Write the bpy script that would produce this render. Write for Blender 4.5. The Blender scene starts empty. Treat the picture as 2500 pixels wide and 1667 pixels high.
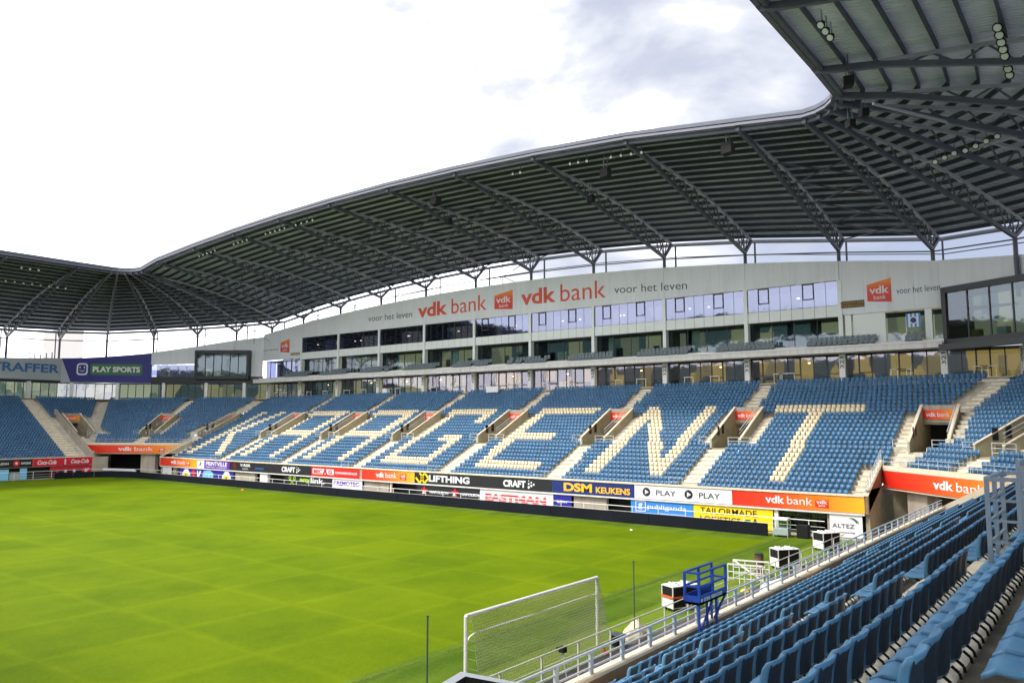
import bpy, math, random
import numpy as np
from mathutils import Vector, Matrix
random.seed(7)
scene = bpy.context.scene
R = math.radians

# ------------------------------------------------------------------ camera, sky, sun, exposure
CAM = Vector((-21.47, -15.76, 8.2))
PITCH, YAW = R(5.9), R(51.8)
cam_d = bpy.data.cameras.new("camera")
cam_d.sensor_width = 36.0
cam_d.lens = 1888.0 / 2500.0 * 36.0
cam_d.clip_start = 0.05
cam_d.clip_end = 3000
cam = bpy.data.objects.new("camera", cam_d)
scene.collection.objects.link(cam)
cam.location = CAM
FW = Vector((math.sin(YAW) * math.cos(PITCH), math.cos(YAW) * math.cos(PITCH), math.sin(PITCH)))
cam.rotation_euler = FW.to_track_quat('-Z', 'Y').to_euler()
scene.camera = cam

SUN_EL, SUN_AZ = R(52), R(-62)      # azimuth measured from +Y towards +X
world = bpy.data.worlds.new("World")
scene.world = world
world.use_nodes = True
wn, wl = world.node_tree.nodes, world.node_tree.links
wn.clear()
w_out = wn.new('ShaderNodeOutputWorld')
w_bg = wn.new('ShaderNodeBackground')
w_bg.inputs['Strength'].default_value = 0.1
sky = wn.new('ShaderNodeTexSky')
sky.sky_type = 'NISHITA'
sky.sun_disc = False
sky.sun_elevation = SUN_EL
sky.sun_rotation = SUN_AZ
sky.air_density = 1.0
sky.dust_density = 2.0
w_tc = wn.new('ShaderNodeTexCoord')
w_map = wn.new('ShaderNodeMapping')
w_map.inputs['Scale'].default_value = (1.0, 1.0, 2.2)
w_map.inputs['Location'].default_value = (1.7, 0.55, 0.3)
wl.new(w_tc.outputs['Generated'], w_map.inputs['Vector'])
w_n1 = wn.new('ShaderNodeTexNoise')
w_n1.inputs['Scale'].default_value = 2.6
w_n1.inputs['Detail'].default_value = 7
w_n1.inputs['Roughness'].default_value = 0.52
w_n1.inputs['Distortion'].default_value = 0.3
wl.new(w_map.outputs[0], w_n1.inputs['Vector'])
# the cloud sheet thins out towards +X (the right of the view), as the real cloud cover did
w_dot = wn.new('ShaderNodeVectorMath'); w_dot.operation = 'DOT_PRODUCT'
wl.new(w_tc.outputs['Generated'], w_dot.inputs[0])
w_dot.inputs[1].default_value = (0.86, -0.42, 0.30)
w_ma = wn.new('ShaderNodeMath'); w_ma.operation = 'MULTIPLY_ADD'
wl.new(w_dot.outputs['Value'], w_ma.inputs[0])
w_ma.inputs[1].default_value = 0.47
wl.new(w_n1.outputs['Fac'], w_ma.inputs[2])
w_r = wn.new('ShaderNodeValToRGB')
w_r.color_ramp.elements[0].position = 0.675
w_r.color_ramp.elements[0].color = (14.0, 14.0, 14.2, 1)
w_r.color_ramp.elements[1].position = 0.88
w_r.color_ramp.elements[1].color = (2.0, 2.2, 2.9, 1)
for p_, c_ in ((0.70, (5.0, 5.0, 5.2)), (0.735, (3.7, 3.75, 4.0)), (0.79, (2.75, 2.85, 3.3))):
    e = w_r.color_ramp.elements.new(p_); e.color = (*c_, 1)
wl.new(w_ma.outputs[0], w_r.inputs['Fac'])
w_mix = wn.new('ShaderNodeMix'); w_mix.data_type = 'RGBA'
w_mix.inputs['Factor'].default_value = 0.90
wl.new(sky.outputs[0], w_mix.inputs[6])
wl.new(w_r.outputs['Color'], w_mix.inputs[7])
wl.new(w_mix.outputs[2], w_bg.inputs['Color'])
wl.new(w_bg.outputs[0], w_out.inputs['Surface'])

sun_d = bpy.data.lights.new("sun", 'SUN')
sun_d.energy = 1.5
sun_d.angle = R(10)
sun_d.color = (1.0, 0.95, 0.86)
sun = bpy.data.objects.new("sun", sun_d)
scene.collection.objects.link(sun)
sdir = Vector((math.sin(SUN_AZ) * math.cos(SUN_EL), math.cos(SUN_AZ) * math.cos(SUN_EL), math.sin(SUN_EL)))
sun.rotation_euler = sdir.to_track_quat('Z', 'Y').to_euler()
sun.location = (0, 0, 80)

scene.view_settings.view_transform = 'Standard'
scene.view_settings.look = 'None'
scene.view_settings.gamma = 1.0
scene.view_settings.use_curve_mapping = False
scene.view_settings.exposure = 1.38
try:
    scene.cycles.max_bounces = 8
    scene.cycles.transparent_max_bounces = 16
    scene.cycles.use_denoising = True
except Exception:
    pass

# ------------------------------------------------------------------ materials
MATS = {}
def srgb(r, g, b):
    f = lambda c: (c / 255 / 12.92) if c / 255 <= 0.04045 else ((c / 255 + 0.055) / 1.055) ** 2.4
    return (f(r), f(g), f(b))

def mat(name, col, rough=0.6, metal=0.0, noise=0.0, nscale=3.0, bump=0.0, bscale=20.0, spec=0.5, streak=0.0):
    if name in MATS: return MATS[name]
    m = bpy.data.materials.new(name); m.use_nodes = True
    n, l = m.node_tree.nodes, m.node_tree.links
    b = n['Principled BSDF']
    b.inputs['Roughness'].default_value = rough
    b.inputs['Metallic'].default_value = metal
    b.inputs['Specular IOR Level'].default_value = spec
    b.inputs['Base Color'].default_value = (*col, 1)
    if noise or bump:
        tc = n.new('ShaderNodeTexCoord')
    if noise:
        t = n.new('ShaderNodeTexNoise'); t.inputs['Scale'].default_value = nscale; t.inputs['Detail'].default_value = 5
        t.inputs['Roughness'].default_value = 0.65
        l.new(tc.outputs['Object'], t.inputs['Vector'])
        mr = n.new('ShaderNodeMapRange')
        mr.inputs['From Min'].default_value = 0.3; mr.inputs['From Max'].default_value = 0.7
        mr.inputs['To Min'].default_value = 1 - noise; mr.inputs['To Max'].default_value = 1 + noise
        l.new(t.outputs['Fac'], mr.inputs['Value'])
        mx = n.new('ShaderNodeVectorMath'); mx.operation = 'SCALE'
        mx.inputs[0].default_value = col
        l.new(mr.outputs[0], mx.inputs['Scale'])
        l.new(mx.outputs[0], b.inputs['Base Color'])
        if streak:                                         # rain streaks and grime running down
            mp = n.new('ShaderNodeMapping'); mp.inputs['Scale'].default_value = (2.2, 2.2, 0.12); l.new(tc.outputs['Object'], mp.inputs[0])
            t3 = n.new('ShaderNodeTexNoise'); t3.inputs['Scale'].default_value = 1.0; t3.inputs['Detail'].default_value = 7; t3.inputs['Roughness'].default_value = 0.7
            l.new(mp.outputs[0], t3.inputs['Vector'])
            m3 = n.new('ShaderNodeMapRange'); m3.inputs['From Min'].default_value = 0.45; m3.inputs['From Max'].default_value = 0.75
            m3.inputs['To Min'].default_value = 1.0; m3.inputs['To Max'].default_value = 1 - streak
            l.new(t3.outputs['Fac'], m3.inputs['Value'])
            m4 = n.new('ShaderNodeVectorMath'); m4.operation = 'SCALE'; l.new(mx.outputs[0], m4.inputs[0]); l.new(m3.outputs[0], m4.inputs['Scale'])
            l.new(m4.outputs[0], b.inputs['Base Color'])
    if bump:
        t2 = n.new('ShaderNodeTexNoise'); t2.inputs['Scale'].default_value = bscale; t2.inputs['Detail'].default_value = 4
        l.new(tc.outputs['Object'], t2.inputs['Vector'])
        bp = n.new('ShaderNodeBump'); bp.inputs['Strength'].default_value = bump; bp.inputs['Distance'].default_value = 0.02
        l.new(t2.outputs['Fac'], bp.inputs['Height']); l.new(bp.outputs[0], b.inputs['Normal'])
    MATS[name] = m
    return m

def add_random_tint(m, amt):
    n, l = m.node_tree.nodes, m.node_tree.links; b = n['Principled BSDF']
    src = b.inputs['Base Color'].links[0].from_socket
    oi = n.new('ShaderNodeObjectInfo'); mr = n.new('ShaderNodeMapRange'); mr.inputs['To Min'].default_value = 1 - amt; mr.inputs['To Max'].default_value = 1 + amt
    l.new(oi.outputs['Random'], mr.inputs['Value']); v = n.new('ShaderNodeVectorMath'); v.operation = 'SCALE'
    l.new(src, v.inputs[0]); l.new(mr.outputs[0], v.inputs['Scale']); l.new(v.outputs[0], b.inputs['Base Color'])

def gradient_mat(name, cols, axis, a, b_):
    """printed colour gradient along an object axis between coordinates a and b_"""
    m = bpy.data.materials.new(name); m.use_nodes = True
    n, l = m.node_tree.nodes, m.node_tree.links
    b = n['Principled BSDF']; b.inputs['Roughness'].default_value = 0.45
    g = n.new('ShaderNodeNewGeometry'); sp = n.new('ShaderNodeSeparateXYZ')
    l.new(g.outputs['Position'], sp.inputs[0])
    mr = n.new('ShaderNodeMapRange'); mr.inputs['From Min'].default_value = a; mr.inputs['From Max'].default_value = b_
    l.new(sp.outputs[axis], mr.inputs['Value'])
    r = n.new('ShaderNodeValToRGB')
    r.color_ramp.elements[0].color = (*cols[0], 1); r.color_ramp.elements[1].color = (*cols[-1], 1)
    for i in range(1, len(cols) - 1):
        e = r.color_ramp.elements.new(i / (len(cols) - 1)); e.color = (*cols[i], 1)
    l.new(mr.outputs[0], r.inputs['Fac']); l.new(r.outputs['Color'], b.inputs['Base Color'])
    return m

def glass_mat(name, tint, gl, fac):
    m = bpy.data.materials.new(name); m.use_nodes = True
    n, l = m.node_tree.nodes, m.node_tree.links
    n.clear()
    o = n.new('ShaderNodeOutputMaterial'); mx = n.new('ShaderNodeMixShader')
    t = n.new('ShaderNodeBsdfTransparent'); t.inputs[0].default_value = (*tint, 1)
    g = n.new('ShaderNodeBsdfGlossy'); g.inputs['Color'].default_value = (*gl, 1); g.inputs['Roughness'].default_value = 0.03
    tc = n.new('ShaderNodeTexCoord'); nz = n.new('ShaderNodeTexNoise'); nz.inputs['Scale'].default_value = 0.7
    l.new(tc.outputs['Object'], nz.inputs['Vector'])
    bp = n.new('ShaderNodeBump'); bp.inputs['Strength'].default_value = 0.12; bp.inputs['Distance'].default_value = 0.05
    l.new(nz.outputs['Fac'], bp.inputs['Height']); l.new(bp.outputs[0], g.inputs['Normal'])
    mx.inputs[0].default_value = fac
    l.new(t.outputs[0], mx.inputs[1]); l.new(g.outputs[0], mx.inputs[2]); l.new(mx.outputs[0], o.inputs[0])
    MATS[name] = m
    return m

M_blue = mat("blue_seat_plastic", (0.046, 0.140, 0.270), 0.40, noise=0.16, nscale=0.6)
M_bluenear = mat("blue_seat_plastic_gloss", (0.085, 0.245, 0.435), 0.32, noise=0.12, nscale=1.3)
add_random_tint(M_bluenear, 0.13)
M_rearshade = mat('seat_rear_shade', (0.014, 0.038, 0.075), 0.5, noise=0.25, nscale=2)  # navy tone carries the shade in the hollow backs of the seats
M_cream = mat("cream_seat_plastic", (0.72, 0.62, 0.43), 0.45, noise=0.05, nscale=0.5)
M_greyseat = mat("grey_seat_plastic", (0.12, 0.16, 0.18), 0.5)
M_conc = mat("concrete_terrace", (0.52, 0.48, 0.40), 0.85, streak=0.3, noise=0.22, nscale=0.8, bump=0.2)
M_floor = mat('dark_terrace_floor', (0.33, 0.29, 0.22), 0.85, noise=0.4, nscale=2.2, bump=0.25)  # darker than the terrace concrete of the other stands
M_nose = mat('pale_step_edge', (0.74, 0.68, 0.55), 0.7, noise=0.15, nscale=5)
M_step = mat("pale_concrete_step", (0.76, 0.67, 0.51), 0.8, noise=0.20, nscale=1.5, streak=0.3)
M_curb = mat("painted_curb", (0.68, 0.58, 0.44), 0.7, noise=0.12, nscale=2.0)
M_brownconc = mat("stained_concrete", (0.24, 0.155, 0.09), 0.85, noise=0.22, nscale=1.8, bump=0.3)
M_wallconc = mat("wall_concrete", (0.38, 0.33, 0.27), 0.85, noise=0.15, nscale=0.7, streak=0.35, bump=0.2)
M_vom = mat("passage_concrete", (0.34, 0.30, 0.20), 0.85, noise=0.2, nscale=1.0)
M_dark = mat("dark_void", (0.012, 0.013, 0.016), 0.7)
M_fascia = mat("grey_fascia_cladding", (0.70, 0.73, 0.77), 0.55, noise=0.05, nscale=0.25, streak=0.12)
M_white = mat("white_cladding", (0.72, 0.76, 0.75), 0.5, noise=0.04, nscale=0.8)
M_whitepaint = mat("white_paint", (0.72, 0.72, 0.70), 0.4)
M_slab = mat("balcony_slab", (0.70, 0.68, 0.67), 0.7, noise=0.07, nscale=0.6, streak=0.25)
M_frame = mat("dark_window_frame", (0.012, 0.016, 0.022), 0.45)
M_boxdark = mat("black_box_cladding", (0.016, 0.022, 0.026), 0.45)
M_int = mat("interior_grey", (0.10, 0.12, 0.11), 0.8, noise=0.5, nscale=0.45)
M_intdark = mat("interior_dark", (0.03, 0.045, 0.05), 0.8, noise=0.6, nscale=0.5)
M_ochre = mat("interior_ochre_wood", (0.26, 0.17, 0.045), 0.7, noise=0.6, nscale=0.35)
M_steel = mat("dark_roof_steel", (0.070, 0.082, 0.110), 0.5, noise=0.15, nscale=1.0)
M_steel2 = mat("grey_roof_steel", (0.30, 0.32, 0.38), 0.5)
M_purlin = mat("purlin_steel", (0.030, 0.036, 0.055), 0.55)
M_edge = mat("roof_edge_metal", (0.13, 0.13, 0.17), 0.55, metal=0.2)
M_galv = mat("galvanised_rail", (0.46, 0.50, 0.54), 0.45, metal=0.1, noise=0.1, nscale=3)
M_galvlight = mat("pale_rail_paint", (0.55, 0.56, 0.52), 0.45)
M_led = mat("led_board_black", (0.008, 0.010, 0.016), 0.85, noise=0.2, nscale=0.4, spec=0.15)
M_black = mat("matt_black", (0.010, 0.010, 0.011), 0.8, spec=0.25)
M_asph = mat("asphalt_path", (0.062, 0.050, 0.058), 0.85, noise=0.2, nscale=1.2, bump=0.3, bscale=60)
M_ground = mat("outer_ground", (0.44, 0.42, 0.39), 0.9, noise=0.2, nscale=0.02)
M_bluepaint = mat("blue_steel_paint", (0.010, 0.045, 0.27), 0.4, noise=0.12, nscale=4)
M_red = mat("print_red", srgb(205, 30, 30), 0.5)
M_orangeletter = mat("sign_orange_letter", (0.62, 0.075, 0.03), 0.5)
M_greyletter = mat("sign_grey_letter", (0.07, 0.085, 0.11), 0.5)
M_yellow = mat("print_yellow", srgb(240, 205, 10), 0.5)
M_navy = mat("print_navy", srgb(20, 40, 110), 0.5)
M_royal = mat("print_royal_blue", srgb(36, 34, 140), 0.5)
M_skyblue = mat("print_sky_blue", srgb(50, 130, 215), 0.5)
M_ltblue = mat("print_light_blue", srgb(120, 185, 220), 0.5)
M_purple = mat("print_purple", srgb(95, 40, 165), 0.5)
M_pwhite = mat("print_white", (0.70, 0.70, 0.74), 0.5)
M_pblack = mat("print_black", (0.012, 0.012, 0.018), 0.5)
M_green = mat("print_green", srgb(52, 110, 66), 0.5)
M_lime = mat("print_lime", srgb(160, 200, 30), 0.5)
M_cokered = mat("print_crimson", srgb(195, 20, 45), 0.5)
M_gold = mat("print_gold", srgb(240, 180, 45), 0.5)
M_lamp = mat("lamp_glass", (0.55, 0.60, 0.58), 0.08)
M_net = mat("net_cord", (0.34, 0.33, 0.25), 0.8)
M_tarp = mat("beige_tarp", (0.50, 0.44, 0.32), 0.8, noise=0.15, nscale=4)
M_roll = mat("brown_roll", (0.13, 0.075, 0.04), 0.85, noise=0.4, nscale=5)
M_dgreen = mat("dark_green_felt", (0.02, 0.05, 0.03), 0.9)
M_ggrey = mat("green_grey_panel", (0.30, 0.37, 0.37), 0.5)
M_cone = mat("orange_plastic", (0.7, 0.12, 0.03), 0.5)
G_up = glass_mat("reflecting_glass", (0.42, 0.45, 0.62), (0.62, 0.66, 0.84), 0.19)
G_low = glass_mat("dark_glass", (0.62, 0.70, 0.68), (0.62, 0.66, 0.78), 0.08)
G_base = glass_mat("concourse_glass", (0.80, 0.84, 0.80), (0.72, 0.66, 0.82), 0.12)
G_clear = glass_mat("guard_glass", (0.80, 0.92, 0.88), (0.8, 0.9, 0.9), 0.15)

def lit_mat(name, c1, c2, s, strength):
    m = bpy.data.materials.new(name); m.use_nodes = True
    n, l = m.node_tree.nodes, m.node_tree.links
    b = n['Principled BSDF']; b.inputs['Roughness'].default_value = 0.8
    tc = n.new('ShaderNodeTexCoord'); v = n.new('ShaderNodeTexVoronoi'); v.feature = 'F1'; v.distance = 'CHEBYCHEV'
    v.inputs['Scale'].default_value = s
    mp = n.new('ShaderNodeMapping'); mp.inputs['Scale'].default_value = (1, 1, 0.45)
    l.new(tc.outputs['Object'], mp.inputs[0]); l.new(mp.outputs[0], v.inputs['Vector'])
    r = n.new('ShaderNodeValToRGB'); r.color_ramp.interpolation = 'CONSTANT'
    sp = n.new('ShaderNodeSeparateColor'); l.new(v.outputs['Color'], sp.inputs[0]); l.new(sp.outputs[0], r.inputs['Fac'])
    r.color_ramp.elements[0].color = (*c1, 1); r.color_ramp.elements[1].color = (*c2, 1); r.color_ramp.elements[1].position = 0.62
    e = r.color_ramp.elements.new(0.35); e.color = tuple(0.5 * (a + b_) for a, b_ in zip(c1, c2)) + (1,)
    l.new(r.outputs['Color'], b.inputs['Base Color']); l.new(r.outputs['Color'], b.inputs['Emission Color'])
    b.inputs['Emission Strength'].default_value = strength  # walls glow by themselves, standing in for the rooms' lighting
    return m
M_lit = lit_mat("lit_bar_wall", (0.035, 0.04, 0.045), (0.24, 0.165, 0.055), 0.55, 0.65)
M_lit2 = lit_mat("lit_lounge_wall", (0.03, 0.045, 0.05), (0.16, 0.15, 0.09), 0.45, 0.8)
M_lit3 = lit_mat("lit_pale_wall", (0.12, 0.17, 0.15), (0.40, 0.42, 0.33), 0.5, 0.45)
m = bpy.data.materials.new("lit_lamp"); m.use_nodes = True
m.node_tree.nodes['Principled BSDF'].inputs['Emission Color'].default_value = (1, 0.72, 0.35, 1)
m.node_tree.nodes['Principled BSDF'].inputs['Emission Strength'].default_value = 3.0
M_bulb = m

# roof deck: corrugated sheet seen from below
def roof_mat():
    m = bpy.data.materials.new("corrugated_roof_sheet"); m.use_nodes = True
    n, l = m.node_tree.nodes, m.node_tree.links
    b = n['Principled BSDF']; b.inputs['Roughness'].default_value = 0.35; b.inputs['Metallic'].default_value = 0.15
    uv = n.new('ShaderNodeUVMap')
    sp = n.new('ShaderNodeSeparateXYZ'); l.new(uv.outputs[0], sp.inputs[0])
    w = n.new('ShaderNodeMath'); w.operation = 'MULTIPLY'; w.inputs[1].default_value = 2 * math.pi / 0.35
    l.new(sp.outputs[0], w.inputs[0])
    s = n.new('ShaderNodeMath'); s.operation = 'SINE'; l.new(w.outputs[0], s.inputs[0])
    bp = n.new('ShaderNodeBump'); bp.inputs['Strength'].default_value = 0.8; bp.inputs['Distance'].default_value = 0.06
    l.new(s.outputs[0], bp.inputs['Height']); l.new(bp.outputs[0], b.inputs['Normal'])
    tc = n.new('ShaderNodeTexCoord'); nz = n.new('ShaderNodeTexNoise'); nz.inputs['Scale'].default_value = 0.25; nz.inputs['Detail'].default_value = 6
    l.new(tc.outputs['Object'], nz.inputs['Vector'])
    r = n.new('ShaderNodeValToRGB')
    r.color_ramp.elements[0].color = (0.42, 0.48, 0.64, 1); r.color_ramp.elements[0].position = 0.3
    r.color_ramp.elements[1].color = (0.66, 0.71, 0.86, 1); r.color_ramp.elements[1].position = 0.7
    l.new(nz.outputs['Fac'], r.inputs['Fac']); l.new(r.outputs['Color'], b.inputs['Base Color'])
    return m
M_deck = roof_mat()

def grass_mat():
    m = bpy.data.materials.new("mown_turf"); m.use_nodes = True
    n, l = m.node_tree.nodes, m.node_tree.links
    b = n['Principled BSDF']; b.inputs['Roughness'].default_value = 0.85; b.inputs['Specular IOR Level'].default_value = 0.05
    tc = n.new('ShaderNodeTexCoord'); sp = n.new('ShaderNodeSeparateXYZ'); l.new(tc.outputs['Object'], sp.inputs[0])
    wob = n.new('ShaderNodeTexNoise'); wob.inputs['Scale'].default_value = 0.12; l.new(tc.outputs['Object'], wob.inputs['Vector'])
    def M(op, a, b2=None, c=None):
        x = n.new('ShaderNodeMath'); x.operation = op
        for i, v in enumerate((a, b2, c)):
            if v is None: continue
            if hasattr(v, 'is_output') or isinstance(v, bpy.types.NodeSocket): l.new(v, x.inputs[i])
            else: x.inputs[i].default_value = v
        return x.outputs[0]
    def fam(axis, off, per):
        v = M('ADD', sp.outputs[axis], M('MULTIPLY', wob.outputs['Fac'], 0.5))
        f = M('DIVIDE', M('SUBTRACT', v, off), per)
        fr = M('FRACT', f)
        d = M('ABSOLUTE', M('SUBTRACT', M('FRACT', M('ADD', f, 0.5)), 0.5))
        line = M('SUBTRACT', 1.0, M('MINIMUM', M('DIVIDE', d, 0.075), 1.0))
        par = M('GREATER_THAN', M('FRACT', M('MULTIPLY', f, 0.5)), 0.5)
        return line, par, fr
    ly, py, fy = fam(1, 3.9, 5.3)
    lx, px, fx = fam(0, 0.9, 5.3)
    chk = M('ABSOLUTE', M('SUBTRACT', px, py))
    n1 = n.new('ShaderNodeTexNoise'); n1.inputs['Scale'].default_value = 0.10; n1.inputs['Detail'].default_value = 8; n1.inputs['Roughness'].default_value = 0.7
    l.new(tc.outputs['Object'], n1.inputs['Vector'])
    n2 = n.new('ShaderNodeTexNoise'); n2.inputs['Scale'].default_value = 6.0; n2.inputs['Detail'].default_value = 5; n2.inputs['Roughness'].default_value = 0.75
    l.new(tc.outputs['Object'], n2.inputs['Vector'])
    line = M('MAXIMUM', ly, lx)
    line = M('MULTIPLY', line, M('ADD', M('MULTIPLY', n1.outputs['Fac'], 1.4), -0.2))
    fac = M('ADD', M('MULTIPLY', chk, 0.10), M('MULTIPLY', line, 0.38))
    fac = M('ADD', fac, M('MULTIPLY', M('SUBTRACT', n1.outputs['Fac'], 0.5), 1.8))
    fac = M('ADD', fac, M('MULTIPLY', M('SUBTRACT', n2.outputs['Fac'], 0.5), 0.8))
    fac = M('ADD', fac, 0.33)
    r = n.new('ShaderNodeValToRGB')
    r.color_ramp.elements[0].color = (0.064, 0.114, 0.0004, 1)
    r.color_ramp.elements[1].color = (0.150, 0.205, 0.0012, 1)
    l.new(fac, r.inputs['Fac'])
    # older, cooler turf outside the playing area
    out_y = M('LESS_THAN', M('ADD', sp.outputs[1], M('MULTIPLY', n2.outputs['Fac'], 0.25)), 4.35)
    out_x = M('GREATER_THAN', M('ADD', sp.outputs[0], M('MULTIPLY', n2.outputs['Fac'], 0.4)), 32.4)
    out = M('MAXIMUM', out_y, out_x)
    r2 = n.new('ShaderNodeValToRGB')
    r2.color_ramp.elements[0].color = (0.040, 0.084, 0.004, 1)
    r2.color_ramp.elements[1].color = (0.128, 0.186, 0.018, 1)
    band = M('ADD', M('MULTIPLY', M('LESS_THAN', M('ADD', sp.outputs[1], M('MULTIPLY', n1.outputs['Fac'], 1.2)), 1.9), 0.45), M('MULTIPLY', M('SINE', M('MULTIPLY', sp.outputs[1], 3.4)), 0.10))
    l.new(M('ADD', fac, band), r2.inputs['Fac'])
    mx = n.new('ShaderNodeMix'); mx.data_type = 'RGBA'
    l.new(out, mx.inputs[0]); l.new(r.outputs['Color'], mx.inputs[6]); l.new(r2.outputs['Color'], mx.inputs[7])
    # dark worn seam where the two turfs meet
    seam = M('LESS_THAN', M('ABSOLUTE', M('ADD', M('SUBTRACT', sp.outputs[1], 4.2), M('MULTIPLY', n2.outputs['Fac'], 0.9))), M('MULTIPLY', M('SUBTRACT', n1.outputs['Fac'], 0.38), 1.1))
    mx2 = n.new('ShaderNodeMix'); mx2.data_type = 'RGBA'
    l.new(M('MULTIPLY', seam, 0.55), mx2.inputs[0]); l.new(mx.outputs[2], mx2.inputs[6]); mx2.inputs[7].default_value = (0.035, 0.06, 0.01, 1)
    l.new(mx2.outputs[2], b.inputs['Base Color'])
    bp = n.new('ShaderNodeBump'); bp.inputs['Strength'].default_value = 0.5; bp.inputs['Distance'].default_value = 0.05
    n3 = n.new('ShaderNodeTexNoise'); n3.inputs['Scale'].default_value = 25.0; n3.inputs['Detail'].default_value = 4
    l.new(tc.outputs['Object'], n3.inputs['Vector'])
    l.new(n3.outputs['Fac'], bp.inputs['Height']); l.new(bp.outputs[0], b.inputs['Normal'])
    return m
M_grass = grass_mat()

ORD = ['first', 'second', 'third', 'fourth', 'fifth', 'sixth', 'seventh', 'eighth', 'ninth', 'tenth', 'eleventh', 'twelfth', 'thirteenth']
# ------------------------------------------------------------------ object helpers
COL = scene.collection
WL = {}                                                    # world position of every object that may be a parent
def thing(name, label, cat, loc=(0, 0, 0), group=None):
    o = bpy.data.objects.new(name, None); COL.objects.link(o)
    o.location = loc; WL[o.name] = Vector(loc)
    o.empty_display_size = 0.3
    o['label'] = label; o['category'] = cat
    if group: o['group'] = group
    return o
def tag(o, label, cat, group=None):
    o['label'] = label; o['category'] = cat
    if group: o['group'] = group
    return o

class MB:
    def __init__(s): s.v = []; s.f = []; s.mi = []; s.m = []
    def midx(s, m):
        if m not in s.m: s.m.append(m)
        return s.m.index(m)
    def poly(s, pts, m):
        b = len(s.v); s.v += [tuple(p) for p in pts]; s.f.append(tuple(range(b, b + len(pts)))); s.mi.append(s.midx(m)); return s
    def hexa(s, p, m):                                     # 8 points: bottom ring 0-3, top ring 4-7
        b = len(s.v); s.v += [tuple(q) for q in p]
        for f in ((3, 2, 1, 0), (4, 5, 6, 7), (0, 1, 5, 4), (1, 2, 6, 5), (2, 3, 7, 6), (3, 0, 4, 7)):
            s.f.append(tuple(b + i for i in f)); s.mi.append(s.midx(m))
        return s
    def box(s, x0, x1, y0, y1, z0, z1, m):
        return s.hexa([(x0, y0, z0), (x1, y0, z0), (x1, y1, z0), (x0, y1, z0), (x0, y0, z1), (x1, y0, z1), (x1, y1, z1), (x0, y1, z1)], m)
    def obox(s, o, u, n, x0, x1, y0, y1, z0, z1, m):       # o origin, u / n horizontal unit vectors
        o = Vector(o); u = Vector(u); n = Vector(n); k = Vector((0, 0, 1))
        P = lambda a, b, c: o + u * a + n * b + k * c
        return s.hexa([P(x0, y0, z0), P(x1, y0, z0), P(x1, y1, z0), P(x0, y1, z0), P(x0, y0, z1), P(x1, y0, z1), P(x1, y1, z1), P(x0, y1, z1)], m)
    def beam(s, p, q, w, h, m, up=(0, 0, 1)):
        p = Vector(p); q = Vector(q); d = (q - p)
        if d.length < 1e-6: return s
        d.normalize(); up = Vector(up)
        if abs(d.dot(up)) > 0.98: up = Vector((1, 0, 0))
        a = d.cross(up).normalized(); b = a.cross(d).normalized()
        a *= w / 2; b *= h / 2
        return s.hexa([p - a - b, p + a - b, q + a - b, q - a - b, p - a + b, p + a + b, q + a + b, q - a + b], m)
    def tube(s, p, q, r, m, seg=8, r2=None):
        p = Vector(p); q = Vector(q); d = (q - p).normalized(); r2 = r if r2 is None else r2
        up = Vector((0, 0, 1)) if abs(d.z) < 0.95 else Vector((1, 0, 0))
        a = d.cross(up).normalized(); b = a.cross(d)
        base = len(s.v); k = s.midx(m)
        for c, rr in ((p, r), (q, r2)):
            for i in range(seg):
                t = 2 * math.pi * i / seg
                s.v.append(tuple(c + a * math.cos(t) * rr + b * math.sin(t) * rr))
        for i in range(seg):
            j = (i + 1) % seg
            s.f.append((base + i, base + j, base + seg + j, base + seg + i)); s.mi.append(k)
        s.f.append(tuple(base + i for i in range(seg))[::-1]); s.mi.append(k)
        s.f.append(tuple(base + seg + i for i in range(seg))); s.mi.append(k)
        return s
    def build(s, name, m=None, parent=None, smooth=False, bevel=0.0, kind=None, uv=None):
        me = bpy.data.meshes.new(name)
        me.from_pydata(s.v, [], s.f); 
        for mm in (s.m if m is None else [m]): me.materials.append(mm)
        if m is None and len(s.m) > 1: me.polygons.foreach_set('material_index', s.mi)
        if uv is not None:
            ul = me.uv_layers.new(name='UVMap')
            ul.data.foreach_set('uv', np.array(uv, dtype=np.float32).ravel())
        me.update()
        if smooth: me.polygons.foreach_set('use_smooth', [True] * len(me.polygons))
        o = bpy.data.objects.new(name, me); COL.objects.link(o)
        W = Vector((0, 0, 0))
        if parent is not None:
            o.parent = parent; o.location = -WL[parent.name]
        WL[o.name] = W
        if bevel:
            bv = o.modifiers.new('bevel', 'BEVEL'); bv.width = bevel; bv.segments = 2; bv.limit_method = 'ANGLE'
        if kind: o['kind'] = kind
        return o

def struct(o): o['kind'] = 'structure'; return o

TXT = {}
def text_mesh(s, bold=0.0, shear=0.0):
    key = (s, bold, shear)
    if key in TXT: return TXT[key]
    c = bpy.data.curves.new('lettering', 'FONT'); c.body = s; c.size = 1.0; c.extrude = 0.012; c.offset = bold; c.shear = shear
    c.resolution_u = 4
    o = bpy.data.objects.new('lettering_tmp', c); COL.objects.link(o)
    dg = bpy.context.evaluated_depsgraph_get()
    me = bpy.data.meshes.new_from_object(o.evaluated_get(dg))
    bpy.data.objects.remove(o)
    co = np.array([v.co[:] for v in me.vertices]); polys = [tuple(p.vertices) for p in me.polygons]
    bpy.data.meshes.remove(me)
    TXT[key] = (co, polys)
    return TXT[key]

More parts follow.
